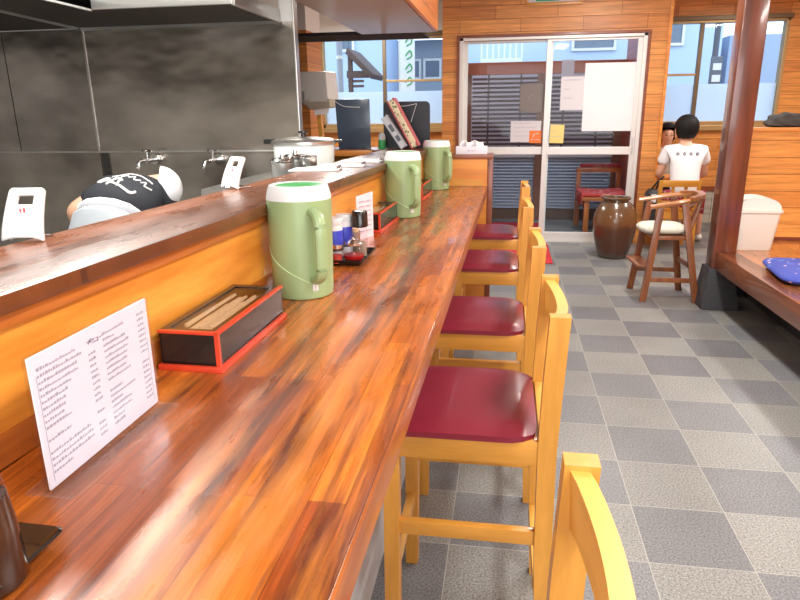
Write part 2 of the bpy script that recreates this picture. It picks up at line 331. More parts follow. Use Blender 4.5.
def window(name, x0, x1, z0, z1, mull, bars, zf):
    r = sroot(name); y = Y1+.02; b = B(); t = .035
    for a in ((x0, x1, z0, z0+.055), (x0, x1, z1-.045, z1), (x0, x0+t, z0, z1), (x1-t, x1, z0, z1)): box(b, a[0], a[1], y-.045, y+.07, a[2], a[3], bev=.003)
    struct('window_frame', b, m_gold, r)
    b = B()
    for k, mx in enumerate(mull): box(b, mx-.022, mx+.022, y-.03, y+.03, z0+.04, z1-.04, bev=.003)
    struct('window_mullion', b, m_goldd, r)
    b = B()
    for (a, c, z) in bars: box(b, a, c, y-.02, y+.012, z-.014, z+.014, bev=.003)
    struct('window_bar', b, m_gold, r)
    struct('window_rail', bx(x0-.02, x1+.02, y-.08, y-.03, z1-.02, z1+.03, bev=.004), m_goldd, r)
    struct('window_pane', bx(x0+t, x1-t, y+.014, y+.018, z0+.05, z1-.04), m_glass, r)
    struct('frosted_film', bx(x0+t, x1-t, y+.022, y+.024, z0+.05, zf), m_frost, r)
    struct('window_sill', bx(x0-.03, x1+.03, y-.09, y-.02, z0-.055, z0+.005, bev=.004), m_gold, r)
    return r
window('window_1', -2.44, -.72, 1.20, 2.34, [-1.60], [(-1.6, -.74, 1.79)], 1.66)
window('window_2', 1.82, 3.20, 1.19, 2.41, [2.25], [(1.84, 2.24, 1.79)], 1.68)
# --- porch block with the sliding door
DY = 7.2
b = B(); dx0, dx1, dz1 = -.518, 1.355, 2.13
box(b, -.70, dx0, DY, DY+.09, 0, ZC); box(b, dx1, 1.55, DY, DY+.09, 0, ZC); box(b, dx0, dx1, DY, DY+.09, dz1, ZC)
struct('wall_door', b, m_wall_y)
struct('wall_porch_left', bx(-.70, -.60, DY+.09, Y1, 0, ZC), m_wall_x)
struct('wall_porch_right', bx(1.45, 1.55, DY+.09, Y1, 0, ZC), m_wall_x)
m_redp = planks('red_porch_boards', (.42, .075, .035), (.34, .06, .03), (.16, .03, .015), 'Y', 'Z', 2.2, .19, 0, 0, .35, ms=.004)
struct('trim_2', bx(-.598, -.575, DY+.10, Y1+.1, 0, 2.5), m_redp); struct('trim_3', bx(1.425, 1.448, DY+.10, Y1+.1, 0, 2.5), m_redp)
struct('trim_4', bx(1.545, 1.575, DY-.012, DY+.03, 0, ZC, bev=.004), m_orange)
# sliding door
dr = sroot('door_1'); b = B()
box(b, dx0, dx1, DY-.02, DY+.10, dz1-.03, dz1, bev=.004); box(b, dx0, dx0+.04, DY-.02, DY+.10, 0, dz1, bev=.004); box(b, dx1-.04, dx1, DY-.02, DY+.10, 0, dz1, bev=.004); box(b, dx0, dx1, DY-.01, DY+.10, 0, .02)
struct('door_frame', b, m_alu, dr)
struct('door_trim', box(box(bx(dx0-.03, dx1+.03, DY-.03, DY+.0, dz1, dz1+.028, bev=.003), dx0-.028, dx0, DY-.03, DY, 0, dz1, bev=.003), dx1, dx1+.028, DY-.03, DY, 0, dz1, bev=.003), m_trimwood, dr)
def door_panel(x0, x1, y, nm):
    b = B(); z0, z1, t = .02, dz1-.03, .05
    box(b, x0, x0+t, y, y+.035, z0, z1, bev=.004); box(b, x1-t, x1, y, y+.035, z0, z1, bev=.004)
    box(b, x0, x1, y+.002, y+.033, z0, z0+.09, bev=.004); box(b, x0, x1, y+.002, y+.033, z1-.022, z1, bev=.003); box(b, x0, x1, y+.002, y+.033, .945, 1.025, bev=.004)
    f = struct('sliding_panel', b, m_alu, dr); struct('door_pane', bx(x0+t, x1-t, y+.015, y+.019, z0+.05, z1-.04), m_glass, f)
    struct('door_handle', bx((x0+x1)/2-.01 if 0 else (x1-.035), x1-.02, y-.008, y+.001, .95, 1.12, bev=.002), m_steell, f)
door_panel(dx0+.035, .445, DY+.045, 'l'); door_panel(.375, dx1-.035, DY+.005, 'r')
# porch outer screen
m_slat = plain('blue_grey_slat', (.34, .38, .46), .4, .2)
r = sroot('wall_porch_screen'); PY = Y1+.03
b = B(); box(b, -.6, 1.45, PY, PY+.08, 0, .14)
struct('screen_base', b, plain('screen_base_brown', (.13, .075, .05), .6), r)
b = B()
for x in (-.57, .36, 1.33): box(b, x, x+.12 if x > 0 and x < 1 else x+.1, PY-.01, PY+.09, 0, 1.95, bev=.004)
struct('screen_post', b, plain('screen_post_brown', (.20, .075, .04), .5), r)
struct('screen_beam', bx(-.6, 1.45, PY-.03, PY+.10, 1.84, 1.985, bev=.005), plain('screen_beam_red', (.36, .085, .03), .45), r)
b = B()
for k in range(16):
    z = .15+k*.041
    for x0, x1 in ((-.46, .36), (.48, 1.33)): hexa(b, [(x0, PY+.02, z), (x1, PY+.02, z), (x1, PY+.06, z), (x0, PY+.06, z), (x0, PY+.045, z+.036), (x1, PY+.045, z+.036), (x1, PY+.07, z+.036), (x0, PY+.07, z+.036)])
box(b, -.46, 1.33, PY+.07, PY+.075, .14, .82)
struct('lower_louvre', b, m_slat, r)
struct('screen_rail', bx(-.6, 1.45, PY-.0, PY+.08, .81, .88, bev=.004), plain('pale_sill', (.5, .52, .55), .4), r)
b = B()
for k in range(17):
    z = .91+k*.054
    for x0, x1 in ((-.46, .36), (.48, 1.33)): box(b, x0, x1, PY+.02, PY+.055, z, z+.030)
for x0, x1 in ((-.46, .36), (.48, 1.33)): 
    for q in (.25, .75): box(b, x0+(x1-x0)*q-.012, x0+(x1-x0)*q+.012, PY+.056, PY+.075, .88, 1.84)
struct('upper_louvre', b, plain('dark_brown_louvre', (.06, .024, .018), .5), r)
struct('louvre_gap_backing', bx(-.9, 1.8, PY+.9, PY+.95, .0, 1.9), plain('porch_backing', (.42, .33, .37), .7, var=.3, scale=2))  # added behind the upper slats to dim the bright gaps
# --- kitchen partition of stainless panels
r = sroot('wall_kitchen'); KY = 3.70
b = B()
for x0, x1 in ((X0, -3.005), (-3.0, -2.468), (-2.463, -1.19)): box(b, x0, x1, KY, KY+.05, 1.205, 1.9, bev=.0015)
for x0, x1 in ((X0, -2.468), (-2.463, -1.19)): box(b, x0, x1, KY+.004, KY+.05, 0, 1.195, bev=.0015)
struct('steel_panel', b, m_steel, r)
b = B(); box(b, X0, -1.19, KY-.008, KY+.01, 1.195, 1.206, bev=.002)
for x in (-2.466,): box(b, x-.008, x+.004, KY-.006, KY+.01, 1.206, 1.9, bev=.002); 
box(b, -1.192, -1.180, KY-.006, KY+.055, 0, ZC, bev=.003)
struct('steel_trim', b, m_steell, r)
struct('seam_strip', bx(-2.455, -2.41, KY-.004, KY+.006, .6, 1.195), plain('dark_seam', (.07, .065, .06), .5, .5), r)
struct('upper_wall', bx(X0, -1.19, KY, KY+.05, 1.9, ZC), m_ceil, r)
struct('wall_kitchen_return', bx(-2.9, -1.57, 5.2, 5.6, 0, 2.03), m_wall_y)
struct('trim_7', bx(-2.9, -1.57, 5.2, 5.6, 2.031, ZC), m_ceil)
struct('trim_8', bx(-3.4, -.71, Y1-.02, Y1-.002, 2.38, ZC), m_ceil)
# ceiling panel and soffits
m_under = plain('soffit_grey_brown', (.27, .20, .16), .3, coat=.2, var=.12, scale=3)
b = B(); hexa(b, [(-.96, .1, 1.9), (-.485, .1, 1.9), (-.485, 4.42, 1.9), (-.96, 4.42, 1.9), (-.96, .1, ZC), (-.485, .1, ZC), (-.485, 4.42, ZC), (-.96, 4.42, ZC)])
cab = struct('ceiling_soffit', b, m_under)
struct('trim_5', bx(-.484, -.462, .1, 4.44, 1.905, ZC), planks('soffit_planks', (.82, .28, .035), (.7, .2, .025), (.3, .07, .01), 'Y', 'Z', 2.6, .115, .1, .02, .35, .2, ms=.002))
struct('trim_6', bx(-1.9, -.56, 4.43, 4.80, 1.90, 1.92), plain('dark_beam', (.012, .007, .008), .8))
# counter, ledge ------------------------------------------------
def wx(y): return -.761+.0548*y
def cx(y): return -.179+.0115*y
ya, yb = -.9, 4.45
# ================================================================ FIXED FURNITURE (things)
ct = thing('dining_counter', 'long varnished butcher-block eating counter with worn glossy top', 'counter', (0, 0, 0))
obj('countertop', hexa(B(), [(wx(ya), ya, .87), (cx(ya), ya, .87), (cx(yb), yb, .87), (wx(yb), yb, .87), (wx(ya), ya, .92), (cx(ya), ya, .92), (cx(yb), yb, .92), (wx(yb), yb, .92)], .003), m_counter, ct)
obj('counter_edge', hexa(B(), [(cx(ya), ya, .862), (cx(ya)+.006, ya, .862), (cx(yb)+.006, yb, .862), (cx(yb), yb, .862), (cx(ya), ya, .919), (cx(ya)+.006, ya, .919), (cx(yb)+.006, yb, .919), (cx(yb), yb, .919)], .002), wood('counter_edge_wood', (.24, .06, .014), (.5, .15, .025), 'Y', .3, .3, 6, 10), ct)
obj('apron_panel', bx(-.385, -.365, ya, yb, .27, .87), plain('pale_grey_panel', (.55, .56, .58), .4), ct)
obj('kick_panel', bx(-.385, -.363, ya, yb, 0, .235), plain('kick_panel_grey', (.62, .63, .65), .45), ct)
obj('dark_strip', bx(-.386, -.358, ya, yb, .235, .27, bev=.002), m_blackm, ct)
lg = thing('serving_ledge', 'raised dark wooden serving ledge running behind the eating counter', 'ledge')
yc = 4.40
def slab(b, fa, fb, y0, y1, z0, z1, bev=.003): return hexa(b, [(fa(y0), y0, z0), (fb(y0), y0, z0), (fb(y1), y1, z0), (fa(y1), y1, z0), (fa(y0), y0, z1), (fb(y0), y0, z1), (fb(y1), y1, z1), (fa(y1), y1, z1)], bev)
obj('ledge_top', slab(B(), lambda y: wx(y)-.25, lambda y: wx(y)+.03, ya, 4.32, 1.15, 1.18, .004), m_ledge, lg)
obj('ledge_moulding', slab(B(), lambda y: wx(y), lambda y: wx(y)+.014, ya, 4.32, 1.125, 1.15, .003), m_riser2, lg)
obj('riser', slab(B(), lambda y: wx(y)-.03, lambda y: wx(y), ya, 4.32, .97, 1.15, .001), m_riser, lg)
obj('riser_base', slab(B(), lambda y: wx(y)-.03, lambda y: wx(y)+.004, ya, 4.32, .921, .972, .002), m_riser2, lg)
obj('back_panel', slab(B(), lambda y: wx(y)-.22, lambda y: wx(y)-.2, ya, 4.30, 0, 1.15, 0), m_steell, lg)
obj('base_wall', slab(B(), lambda y: wx(y)-.2, lambda y: wx(y)-.004, ya, 4.30, 0, .92, 0), plain('base_block', (.3, .2, .1), .6), lg)
xl = thing('cross_shelf', 'dark wooden shelf crossing behind the far end of the serving ledge, holding the menus', 'shelf')
obj('shelf_top', box(B(), -1.36, -.53, 4.321, 4.62, 1.142, 1.172, bev=.004), m_ledge, xl)
obj('shelf_lip', box(B(), -1.36, -.885, 4.300, 4.320, 1.130, 1.168, bev=.004), m_orange, xl)
obj('shelf_panel', box(B(), -1.34, -.50, 4.47, 4.50, 0, 1.142), m_orange, xl)
eb = thing('end_partition', 'wooden end partition with flat cap closing off the eating counter', 'partition')
obj('board', bx(-.50, -.125, 4.453, 4.50, 0, 1.10), m_orange, eb)
obj('lower_board', bx(-.50, -.15, 4.44, 4.4525, .921, .965), m_chairx, eb)
obj('cap', bx(-.52, -.088, 4.445, 4.60, 1.10, 1.13, bev=.003), m_trimwood, eb)
obj('end_post', bx(-.124, -.088, 4.455, 4.60, 0, 1.10, bev=.003), m_trimwood, eb)
# hood
hd = thing('extractor_hood', 'wide dark steel extractor hood above the kitchen', 'extractor hood')
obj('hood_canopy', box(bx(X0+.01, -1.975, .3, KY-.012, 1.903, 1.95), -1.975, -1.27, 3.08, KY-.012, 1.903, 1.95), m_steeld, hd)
obj('hood_side', box(bx(-1.27, -1.262, 3.08, KY-.012, 1.96, ZC-.01), X0+.01, -1.27, 3.08, 3.088, 1.955, ZC-.01), m_ceil, hd)
obj('hood_edge', box(box(bx(-1.275, -1.255, 3.06, KY-.012, 1.895, 1.96, bev=.003), -1.99, -1.975, .3, 3.06, 1.893, 1.96, bev=.003), -1.975, -1.27, 3.055, 3.075, 1.9, 1.96, bev=.003), m_steell, hd)
obj('hood_seam', hexa(B(), [(-2.50, KY-.02, 1.896), (-2.47, KY-.02, 1.896), (-2.22, 1.5, 1.896), (-2.25, 1.5, 1.896), (-2.50, KY-.02, 1.904), (-2.47, KY-.02, 1.904), (-2.22, 1.5, 1.904), (-2.25, 1.5, 1.904)]), m_steell, hd)
obj('wall_flashing', bx(-2.46, -1.28, KY-.03, KY-.012, 1.888, 1.903), m_steell, hd)
# kitchen tables
kt = thing('kitchen_worktable', 'low stainless worktable behind the serving ledge carrying the rice cooker', 'worktable')
obj('table_top', bx(-1.36, -.99, 2.75, 3.66, 1.06, 1.09, bev=.003), m_steell, kt)
for x in (-1.32, -1.04):
    for y in (2.8, 3.6): obj('leg', bar(B(), (x, y, 0), (x, y, 1.06), .03, .03), m_steell, kt)
# platform
pf = thing('raised_platform', 'raised wooden seating platform with dark edge beam at right', 'platform')
pm = planks('platform_boards', (.62, .24, .06), (.48, .17, .04), (.2, .06, .02), 'Y', 'X', 1.6, .18, 0, 0, .22, .5, ms=.002)
obj('platform_floor', bx(1.60, X1-.012, Y0+.02, 5.29, .36, .418), pm, pf)
obj('edge_beam', hexa(B(), [(1.66, -1.5, .29), (1.80, -1.5, .29), (1.64, 4.80, .29), (1.505, 4.80, .29), (1.66, -1.5, .422), (1.80, -1.5, .422), (1.64, 4.80, .422), (1.505, 4.80, .422)], .005), wood('beam_wood', (.14, .04, .018), (.28, .09, .03), 'Y', .25, .5, 5, 10), pf)
obj('kick_board', bx(1.86, 1.90, Y0+.02, 5.29, 0, .36), m_blackm, pf)
obj('end_board', bx(1.70, X1-.012, 5.18, 5.29, 0, .36), m_blackm, pf)
po = thing('wooden_post', 'thick dark red-brown timber post standing on a stone footing', 'post', (1.56, 4.88, 0))
obj('post_shaft', bar(B(), (0, 0, .30), (0, 0, ZC-.002), .155, .155, .008), m_post, po)
obj('stone_footing', hexa(B(), [(-.13, -.13, 0), (.13, -.13, 0), (.13, .13, 0), (-.13, .13, 0), (-.095, -.095, .30), (.075, -.095, .30), (.075, .095, .30), (-.095, .095, .30)], .01), m_stone, po)
pt = thing('booth_partition', 'low orange plank partition at the back of the platform', 'partition')
obj('plank_panel', bx(1.645, X1-.002, 5.31, 5.36, 0, 1.235), m_part, pt)
obj('top_cap', bx(1.64, X1-.002, 5.295, 5.46, 1.235, 1.262, bev=.004), m_orange, pt)
obj('base_trim', bx(1.645, X1-.002, 5.296, 5.31, .42, .445), m_trimwood, pt)
# lamps (ceiling)
for i, (x, y, g) in enumerate([(a, b_, 'dining') for a, b_ in LAMPS]+[(-1.82, 2.3, 'kitchen'), (-1.12, 1.5, 'kitchen'), (-1.75, 7.3, 'kitchen')]):  # last pair are unseen, added to brighten hood side and end wall
    if x == -1.82 or i > 4: zz = 2.58
    else: zz = 2.66
    t = thing('ceiling_lamp', 'white fluorescent batten lamp on the %s ceiling' % g, 'ceiling lamp', (x, y, zz-.02), 0, '%s ceiling lamps' % g)
    obj('lamp_housing', bx(-.09, .09, -.62, .62, .0, ZC-zz+.018, bev=.004), m_white, t)
    for s in (-.04, .04): obj('tube', tube(B(), [(s, -.58, -.016), (s, .58, -.016)], .014), m_tube, t)
# ================================================================ BAR CHAIRS
def make_chair():
    t = thing('bar_chair', '', 'chair', (0, 0, 0))
    w_ = .42
    # local: y 0..w, x from front (-.28) to back (.12), z up
    for y in (.028, w_-.028):
        obj('leg', bar(B(), (-.262, y, 0), (-.258, y, .64), .040, .040, .003), m_chair, t)
        obj('leg', hexa(B(), [(.150, y-.019, 0), (.192, y-.019, 0), (.192, y+.019, 0), (.150, y+.019, 0), (.098, y-.019, .62), (.142, y-.019, .62), (.142, y+.019, .62), (.098, y+.019, .62)], .003), m_chair, t) if 0 else None
        # rear leg continues up as the back post
        b = B(); pr = [(.115, .045, 0), (.100, .042, .35), (.096, .044, .64), (.100, .046, .80), (.108, .046, .975)]
        for k in range(len(pr)-1):
            (xa, wa, za), (xb2, wb, zb) = pr[k], pr[k+1]
            hexa(b, [(xa, y-.017, za), (xa+wa, y-.017, za), (xa+wa, y+.017, za), (xa, y+.017, za), (xb2, y-.017, zb), (xb2+wb, y-.017, zb), (xb2+wb, y+.017, zb), (xb2, y+.017, zb)])
        bmesh.ops.remove_doubles(b, verts=b.verts[:], dist=.0005)
        obj('back_post', b, m_chair, t)
        obj('side_apron', bx(-.24, .10, y-.014, y+.014, .600, .664, bev=.003), m_chairx, t)
        obj('side_stretcher', bx(-.245, .102, y-.011, y+.011, .375, .415, bev=.003), m_chairx, t)
    obj('front_apron', bx(-.272, -.248, .045, w_-.045, .600, .664, bev=.003), m_chairy, t)
    obj('rear_apron', bx(.10, .124, .045, w_-.045, .600, .664, bev=.003), m_chairy, t)
    obj('footrest', bx(-.274, -.250, .045, w_-.045, .22, .265, bev=.003), m_chairy, t)
    obj('rear_stretcher', bx(.102, .124, .045, w_-.045, .22, .255, bev=.003), m_chairy, t)
    # seat pad: rounded, domed
    b = B(); n = 14
    def outline(y, x0=-.275, x1=.093): return x0, x1
    rows = []
    for i in range(n+1):
        v = i/n; row = []
        for j in range(n+1):
            u = j/n; x = -.278+.372*u; y = .0+.42*v
            dx = abs(2*u-1); dy = abs(2*v-1); e = max(0, dx-.74)/.26; f = max(0, dy-.74)/.26
            rr = min(1, math.sqrt(e*e+f*f))
            x = -.092+(x+.092)*(1-.035*f*f); y = .21+(y-.21)*(1-.04*e*e)
            # rear corners cut in around the posts
            if u > .8: y = .21+(y-.21)*(1-.12*((u-.8)/.2)**2)
            z = .698-.014*rr*rr-.004*(dx**2+dy**2)
            row.append(b.verts.new((x, y, z)))
        rows.append(row)
    for i in range(n):
        for j in range(n): b.faces.new((rows[i][j], rows[i][j+1], rows[i+1][j+1], rows[i+1][j]))
    be = [e for e in b.edges if len(e.link_faces) == 1]
    ex = bmesh.ops.extrude_edge_only(b, edges=be)
    for v in [g for g in ex['geom'] if isinstance(g, bmesh.types.BMVert)]:
        v.co.z = .664; v.co.x = -.092+(v.co.x+.092)*1.0; v.co.y = .21+(v.co.y-.21)*1.0
    bmesh.ops.holes_fill(b, edges=[e for e in b.edges if len(e.link_faces) == 1])
    obj('seat', b, m_vinyl, t)
    # top rail bowing backwards
    b = B(); n = 12; L_ = []
    for k in range(n+1):
        v = k/n; y = .040+(.42-.08)*v; bow = .022*math.sin(PI*v)**.8 if 0 < v < 1 else 0; top = .968-.014*math.sin(PI*v)
        L_.append([b.verts.new(p) for p in ((.118+bow, y, top-.085), (.142+bow, y, top-.085), (.140+bow, y, top), (.114+bow, y, top))])
    for k in range(n):
        for q in range(4): b.faces.new((L_[k][q], L_[k][(q+1) % 4], L_[k+1][(q+1) % 4], L_[k+1][q]))
    b.faces.new(L_[0]); b.faces.new(L_[-1])
    obj('top_rail', b, m_chairy, t)
    return t
ch0 = make_chair()
CG = 'bar chairs along the counter'
labs = ['yellow oak bar chair nearest the camera, only its back showing at bottom right', 'maroon-seated bar chair shown whole in the foreground, directly behind the cut-off chair back',
        'maroon-seated bar chair, second whole seat along the counter from the foreground', 'maroon-seated bar chair, third whole seat along the counter, one before the last',
        'farthest maroon-seated bar chair, beside the end partition of the counter']
for i, (dx, y) in enumerate(((-.02, .39), (0, 1.38), (-.012, 2.135), (-.02, 3.05), (-.01, 3.87))):
    if i == 0: o = ch0; o.location = (dx, y, 0); o['label'] = labs[0]; o['group'] = CG
    else: dup(ch0, (dx, y, 0), 0, labs[i], CG)
# ================================================================ COUNTER ITEMS
def make_pitcher():
    t = thing('water_pitcher', '', 'pitcher')
    obj('body', lathe(B(), [(.0, 0), (.078, 0), (.083, .004), (.085, .02), (.088, .15), (.0895, .272)], seg=40), m_green, t)
    obj('collar', lathe(B(), [(.0895, .272), (.0895, .275), (.085, .296), (.080, .310), (.074, .311), (.070, .302), (.0, .302)], seg=40), m_white, t)
    obj('lid', lathe(B(), [(.0, .301), (.064, .301), (.066, .306), (.060, .309), (.0, .309)], seg=32), m_green2, t)
    obj('spout_notch', bx(.078, .0885, -.004, .004, .276, .303, bev=.001), m_offw, t)
    pts = spline([(.084, 0, .245), (.120, 0, .238), (.136, 0, .205), (.137, 0, .13), (.132, 0, .085), (.108, 0, .062), (.082, 0, .058)], 5)
    b = tube(B(), pts, .0125, 10); 
    for v in b.verts: v.co.y *= 1.35
    obj('handle', b, m_green, t)
    pts = []
    for k in range(15):
        a = -2.6+k/14*2.4; z = .19-(k/14)**.8*.14; r = .0868+.002*z/.26; pts.append((r*math.cos(a), r*math.sin(a), z))
    obj('mould_line', tube(B(), pts, .0016, 5), plain('sage_edge', (.50, .64, .34), .35), t)
    b = B()
    for s in (0, 1): box(b, .0845, .0865, -.008+s*.009, -.001+s*.009, .026, .044)
    obj('rating_label', b, m_white, t)
    return t
p0 = make_pitcher(); PG = 'green water pitchers on the counter'
p0.location = (-.562, 1.715, .92); p0.rotation_euler = (0, 0, math.radians(-50)); p0['label'] = 'largest nearest sage green water pitcher with white rim, beside the open chopstick box'; p0['group'] = PG
dup(p0, (-.493, 3.13, .92), math.radians(-52), 'middle sage green water pitcher, standing before the upright menu books', PG)
dup(p0, (-.450, 4.27, .92), math.radians(-45), 'farthest sage green water pitcher, just in front of the tissue box partition', PG)
def make_chopbox():
    t = thing('chopstick_box', '', 'box')   # long axis y, origin at near-right bottom
    W, L_, H_ = .125, .36, .078
    obj('base_rim', bx(-W-.006, .008, -.008, L_+.008, 0, .012, bev=.002), m_red, t)
    b = B(); box(b, -W, -W+.004, 0, L_, .012, H_); box(b, -.004, 0, 0, L_, .012, H_); box(b, -W, 0, 0, .004, .012, H_); box(b, -W, 0, L_-.004, L_, .012, H_); box(b, -W, 0, 0, L_, .012, .018)
    obj('side_walls', b, m_black, t)
    b = B(); 
    for a in ((-.008, .003, -.003, L_+.003), (-W-.003, .003, -.003, .007)): box(b, a[0], a[1], a[2], a[3], H_, H_+.006, bev=.001)
    box(b, -.006, .0025, -.0025, .006, .012, H_); 
    obj('red_edging', b, m_red, t)
    b = B()
    for a in ((-W-.002, -W+.012, .007, L_), (-.020, -.008, .007, L_), (-W, -.008, L_-.02, L_), (-W, -.008, .007, .02)): box(b, a[0], a[1], a[2], a[3], H_, H_+.005)
    obj('lid_frame', b, m_black, t)
    obj('lid_window', bx(-W+.01, -.018, .018, L_-.018, H_+.001, H_+.003), m_clear, t)
    random.seed(3); b = B()
    for k in range(70):
        x = -W+.016+random.random()*(W-.03); y = .02+random.random()*.06; a = (random.random()-.5)*.06
        bar_pts = [(x-.002, y, .035+random.random()*.032), ]
        z = bar_pts[0][2]; hexa(b, [(x-.003, y, z), (x+.003, y, z), (x+.003+a*.2, y+.24, z), (x-.003+a*.2, y+.24, z), (x-.003, y, z+.005), (x+.003, y, z+.005), (x+.003+a*.2, y+.24, z+.005), (x-.003+a*.2, y+.24, z+.005)])
    ck = obj('chopstick_bundle', b, plain('bare_wood_chopsticks', (.78, .62, .38), .6, var=.15), t); ck['kind'] = 'stuff'
    return t
b0 = make_chopbox(); BG = 'lacquered chopstick boxes'
b0.location = (-.553, 1.125, .92); b0.rotation_euler = (0, 0, -.02); b0['label'] = 'black and red lacquered chopstick box with glazed lid, nearest, beside the menu stand'; b0['group'] = BG
dup(b0, (-.522, 2.665, .92), -.04, 'black and red chopstick box just before the middle green pitcher', BG)
dup(b0, (-.475, 3.72, .92), -.04, 'black and red chopstick box half hidden before the farthest pitcher', BG)
# menu stand
def marks(b, w_, h_, rows, seed, x0=0, cols=((.05, .40), (.42, .48), (.55, .82), (.88, .95)), jit=True):
    rnd = random.Random(seed)
    for i in range(rows):
        z = h_*(.88-.80*i/rows)
        for (a, c) in cols:
            if rnd.random() < .12: continue
            e = c if c-a < .1 else a+(c-a)*(.35+.6*rnd.random()); s = a
            while s < e-.004:
                L_ = .008+.012*rnd.random(); hh = h_*.012*(1+rnd.random())
                yield s*w_, min(s+L_, e)*w_, z, z+hh
                s += L_+.006
ms = thing('menu_stand', 'clear acrylic table stand holding a large printed price menu, in the foreground', 'menu', (-.603, .683, .92))
W_, Hm = .29, .20
lean = Matrix.Translation((0, 0, 0))
obj('acrylic_sleeve', box(bx(-.005, -.0035, 0, W_, .003, Hm, bev=0), .0035, .005, 0, W_, .003, Hm), m_clear, ms)
obj('acrylic_foot', bx(-.035, .040, -.004, W_, 0, .003, bev=.001), frosted('acrylic_foot', (.9, .88, .9), .82), ms)
sh = obj('menu_sheet', bx(-.0015, .0015, .003, W_-.003, .006, Hm-.002), plain('menu_paper', (.88, .87, .92), .5, var=.01), ms)
b = B()
for (a, c, z0, z1) in marks(b, W_, Hm, 17, 5): box(b, .0016, .0019, a, c, z0, z1)
for (a, c) in ((.05, .95),): box(b, .0016, .0018, .012, .013, .015, .17); box(b, .0016, .0018, W_-.013, W_-.012, .015, .13)
obj('menu_text', b, m_inkl, sh)
def strokes(pts_list, conv, r): 
    b = B()
    for pl in pts_list: tube(b, [conv(*q) for q in pl], r, 4)
    return b
# menu title, four katakana characters
tt = [[(0, .2), (.6, 1)], [(.1, .8), (.55, .35)], [(.95, .7), (1.35, .7)], [(.85, .2), (1.5, .2)], [(1.7, .6), (2.1, .6), (2.0, .15)], [(1.6, .12), (2.25, .12)], [(2.45, .4), (3.1, .45)]]
obj('menu_title', strokes(tt, lambda u, v: (.002, .125+u*.011, .172+v*.010), .0007), m_ink, sh)
ms2 = thing('menu_card', 'small pale pink card standing against the riser behind the condiments', 'menu card', (-.585, 2.50, .92))
obj('card', hexa(B(), [(0, 0, 0), (.002, 0, 0), (.05, .09, 0), (.048, .09, 0), (0, 0, .175), (.002, 0, .175), (.05, .09, .185), (.048, .09, .185)]), plain('pale_pink_paper', (.85, .68, .72), .5), ms2)
b = B()
for k in range(7): 
    for s in (.15, .55): hexa(b, [(.0035+.048*s, .09*s-.002, .03+k*.02), (.005+.048*s, .09*s-.002, .03+k*.02), (.005+.048*(s+.3), .09*(s+.3)-.002, .03+k*.02), (.0035+.048*(s+.3), .09*(s+.3)-.002, .03+k*.02), (.0035+.048*s, .09*s-.002, .034+k*.02), (.005+.048*s, .09*s-.002, .034+k*.02), (.005+.048*(s+.3), .09*(s+.3)-.002, .034+k*.02), (.0035+.048*(s+.3), .09*(s+.3)-.002, .034+k*.02)])
obj('card_text', b, m_inkl, ms2)
def tray(name, label, loc, w_, l_, rz=0, group=None):
    b = B()
    def ring(ix, z): 
        out = []; r = .012
        for (sx, sy, a0) in ((1, 1, 0), (-1, 1, PI/2), (-1, -1, PI), (1, -1, 1.5*PI)):
            for k in range(4):
                a = a0+k/3*PI/2; out.append(b.verts.new((sx*(w_/2-ix-r)+r*math.cos(a), sy*(l_/2-ix-r)+r*math.sin(a), z)))
        return out
    R = [ring(.016, 0), ring(.0, .018), ring(.003, .020), ring(.017, .004)]
    for i in range(3):
        for k in range(16): b.faces.new((R[i][k], R[i][(k+1) % 16], R[i+1][(k+1) % 16], R[i+1][k]))
    b.faces.new(R[0][::-1]); b.faces.new(R[3])
    o = obj(name, b, m_black); o.location = loc; o.rotation_euler = (0, 0, rz); return tag(o, label, 'tray', group)
tray('condiment_tray', 'black condiment tray at the bottom left corner carrying the dark bottle', (-.600, .50, .921), .17, .20, -.02, 'black condiment trays')
tray('condiment_tray', 'black condiment tray behind the nearest pitcher carrying jars and shakers', (-.535, 2.155, .921), .155, .23, -.02, 'black condiment trays')
def btl(name, label, cat, loc, parts, group=None):
    t = thing(name, label, cat, loc, 0, group)
    for (nm, prof, mat) in parts: obj(nm, lathe(B(), prof, seg=28), mat, t)
    return t
sauce = plain('soy_brown', (.035, .014, .008), .15, coat=.4)
btl('soy_bottle', 'dark soy sauce bottle with clear top, cut off at the left edge', 'bottle', (-.545, .515, .9255), [('bottle_body', [(.0, 0), (.034, 0), (.036, .004), (.033, .07), (.029, .105)], sauce), ('clear_neck', [(.0295, .105), (.026, .128), (.020, .138), (0, .139)], m_clear), ('spout', [(.012, .146), (.010, .16), (0, .161)], m_white)])
m_blue = plain('blue_label', (.04, .06, .5), .4)
tin = [('can_body', [(0, 0), (.029, 0), (.030, .003), (.030, .125), (.0, .125)], m_white), ('blue_band', [(.0304, .055), (.0306, .056), (.0306, .105), (.0304, .106)], m_blue), ('dark_band', [(.0304, .035), (.0306, .036), (.0306, .054), (.0304, .055)], plain('brown_band', (.12, .07, .06), .5)), ('can_lid', [(.031, .125), (.032, .127), (.032, .143), (.029, .147), (0, .147)], plain('pale_lid', (.7, .72, .72), .3))]
t1 = btl('pepper_can', 'white pepper can with blue band, nearer of two beside the nearest pitcher', 'can', (-.575, 2.115, .9255), tin, 'blue-banded pepper cans')
dup(t1, (-.560, 2.195, .9255), 1.2, 'white pepper can with blue band, farther of two on the condiment tray', 'blue-banded pepper cans')
btl('pepper_shaker', 'clear pepper shaker with tall black cap on the condiment tray', 'shaker', (-.5, 2.185, .9255), [('jar', [(0, 0), (.027, 0), (.028, .004), (.025, .06), (.024, .11)], m_clear), ('pepper', [(0, .002), (.022, .002), (.021, .05), (0, .052)], plain('ground_pepper', (.35, .25, .17), .9)), ('cap', [(.0245, .105), (.029, .108), (.028, .155), (.024, .162), (0, .163)], m_black)])
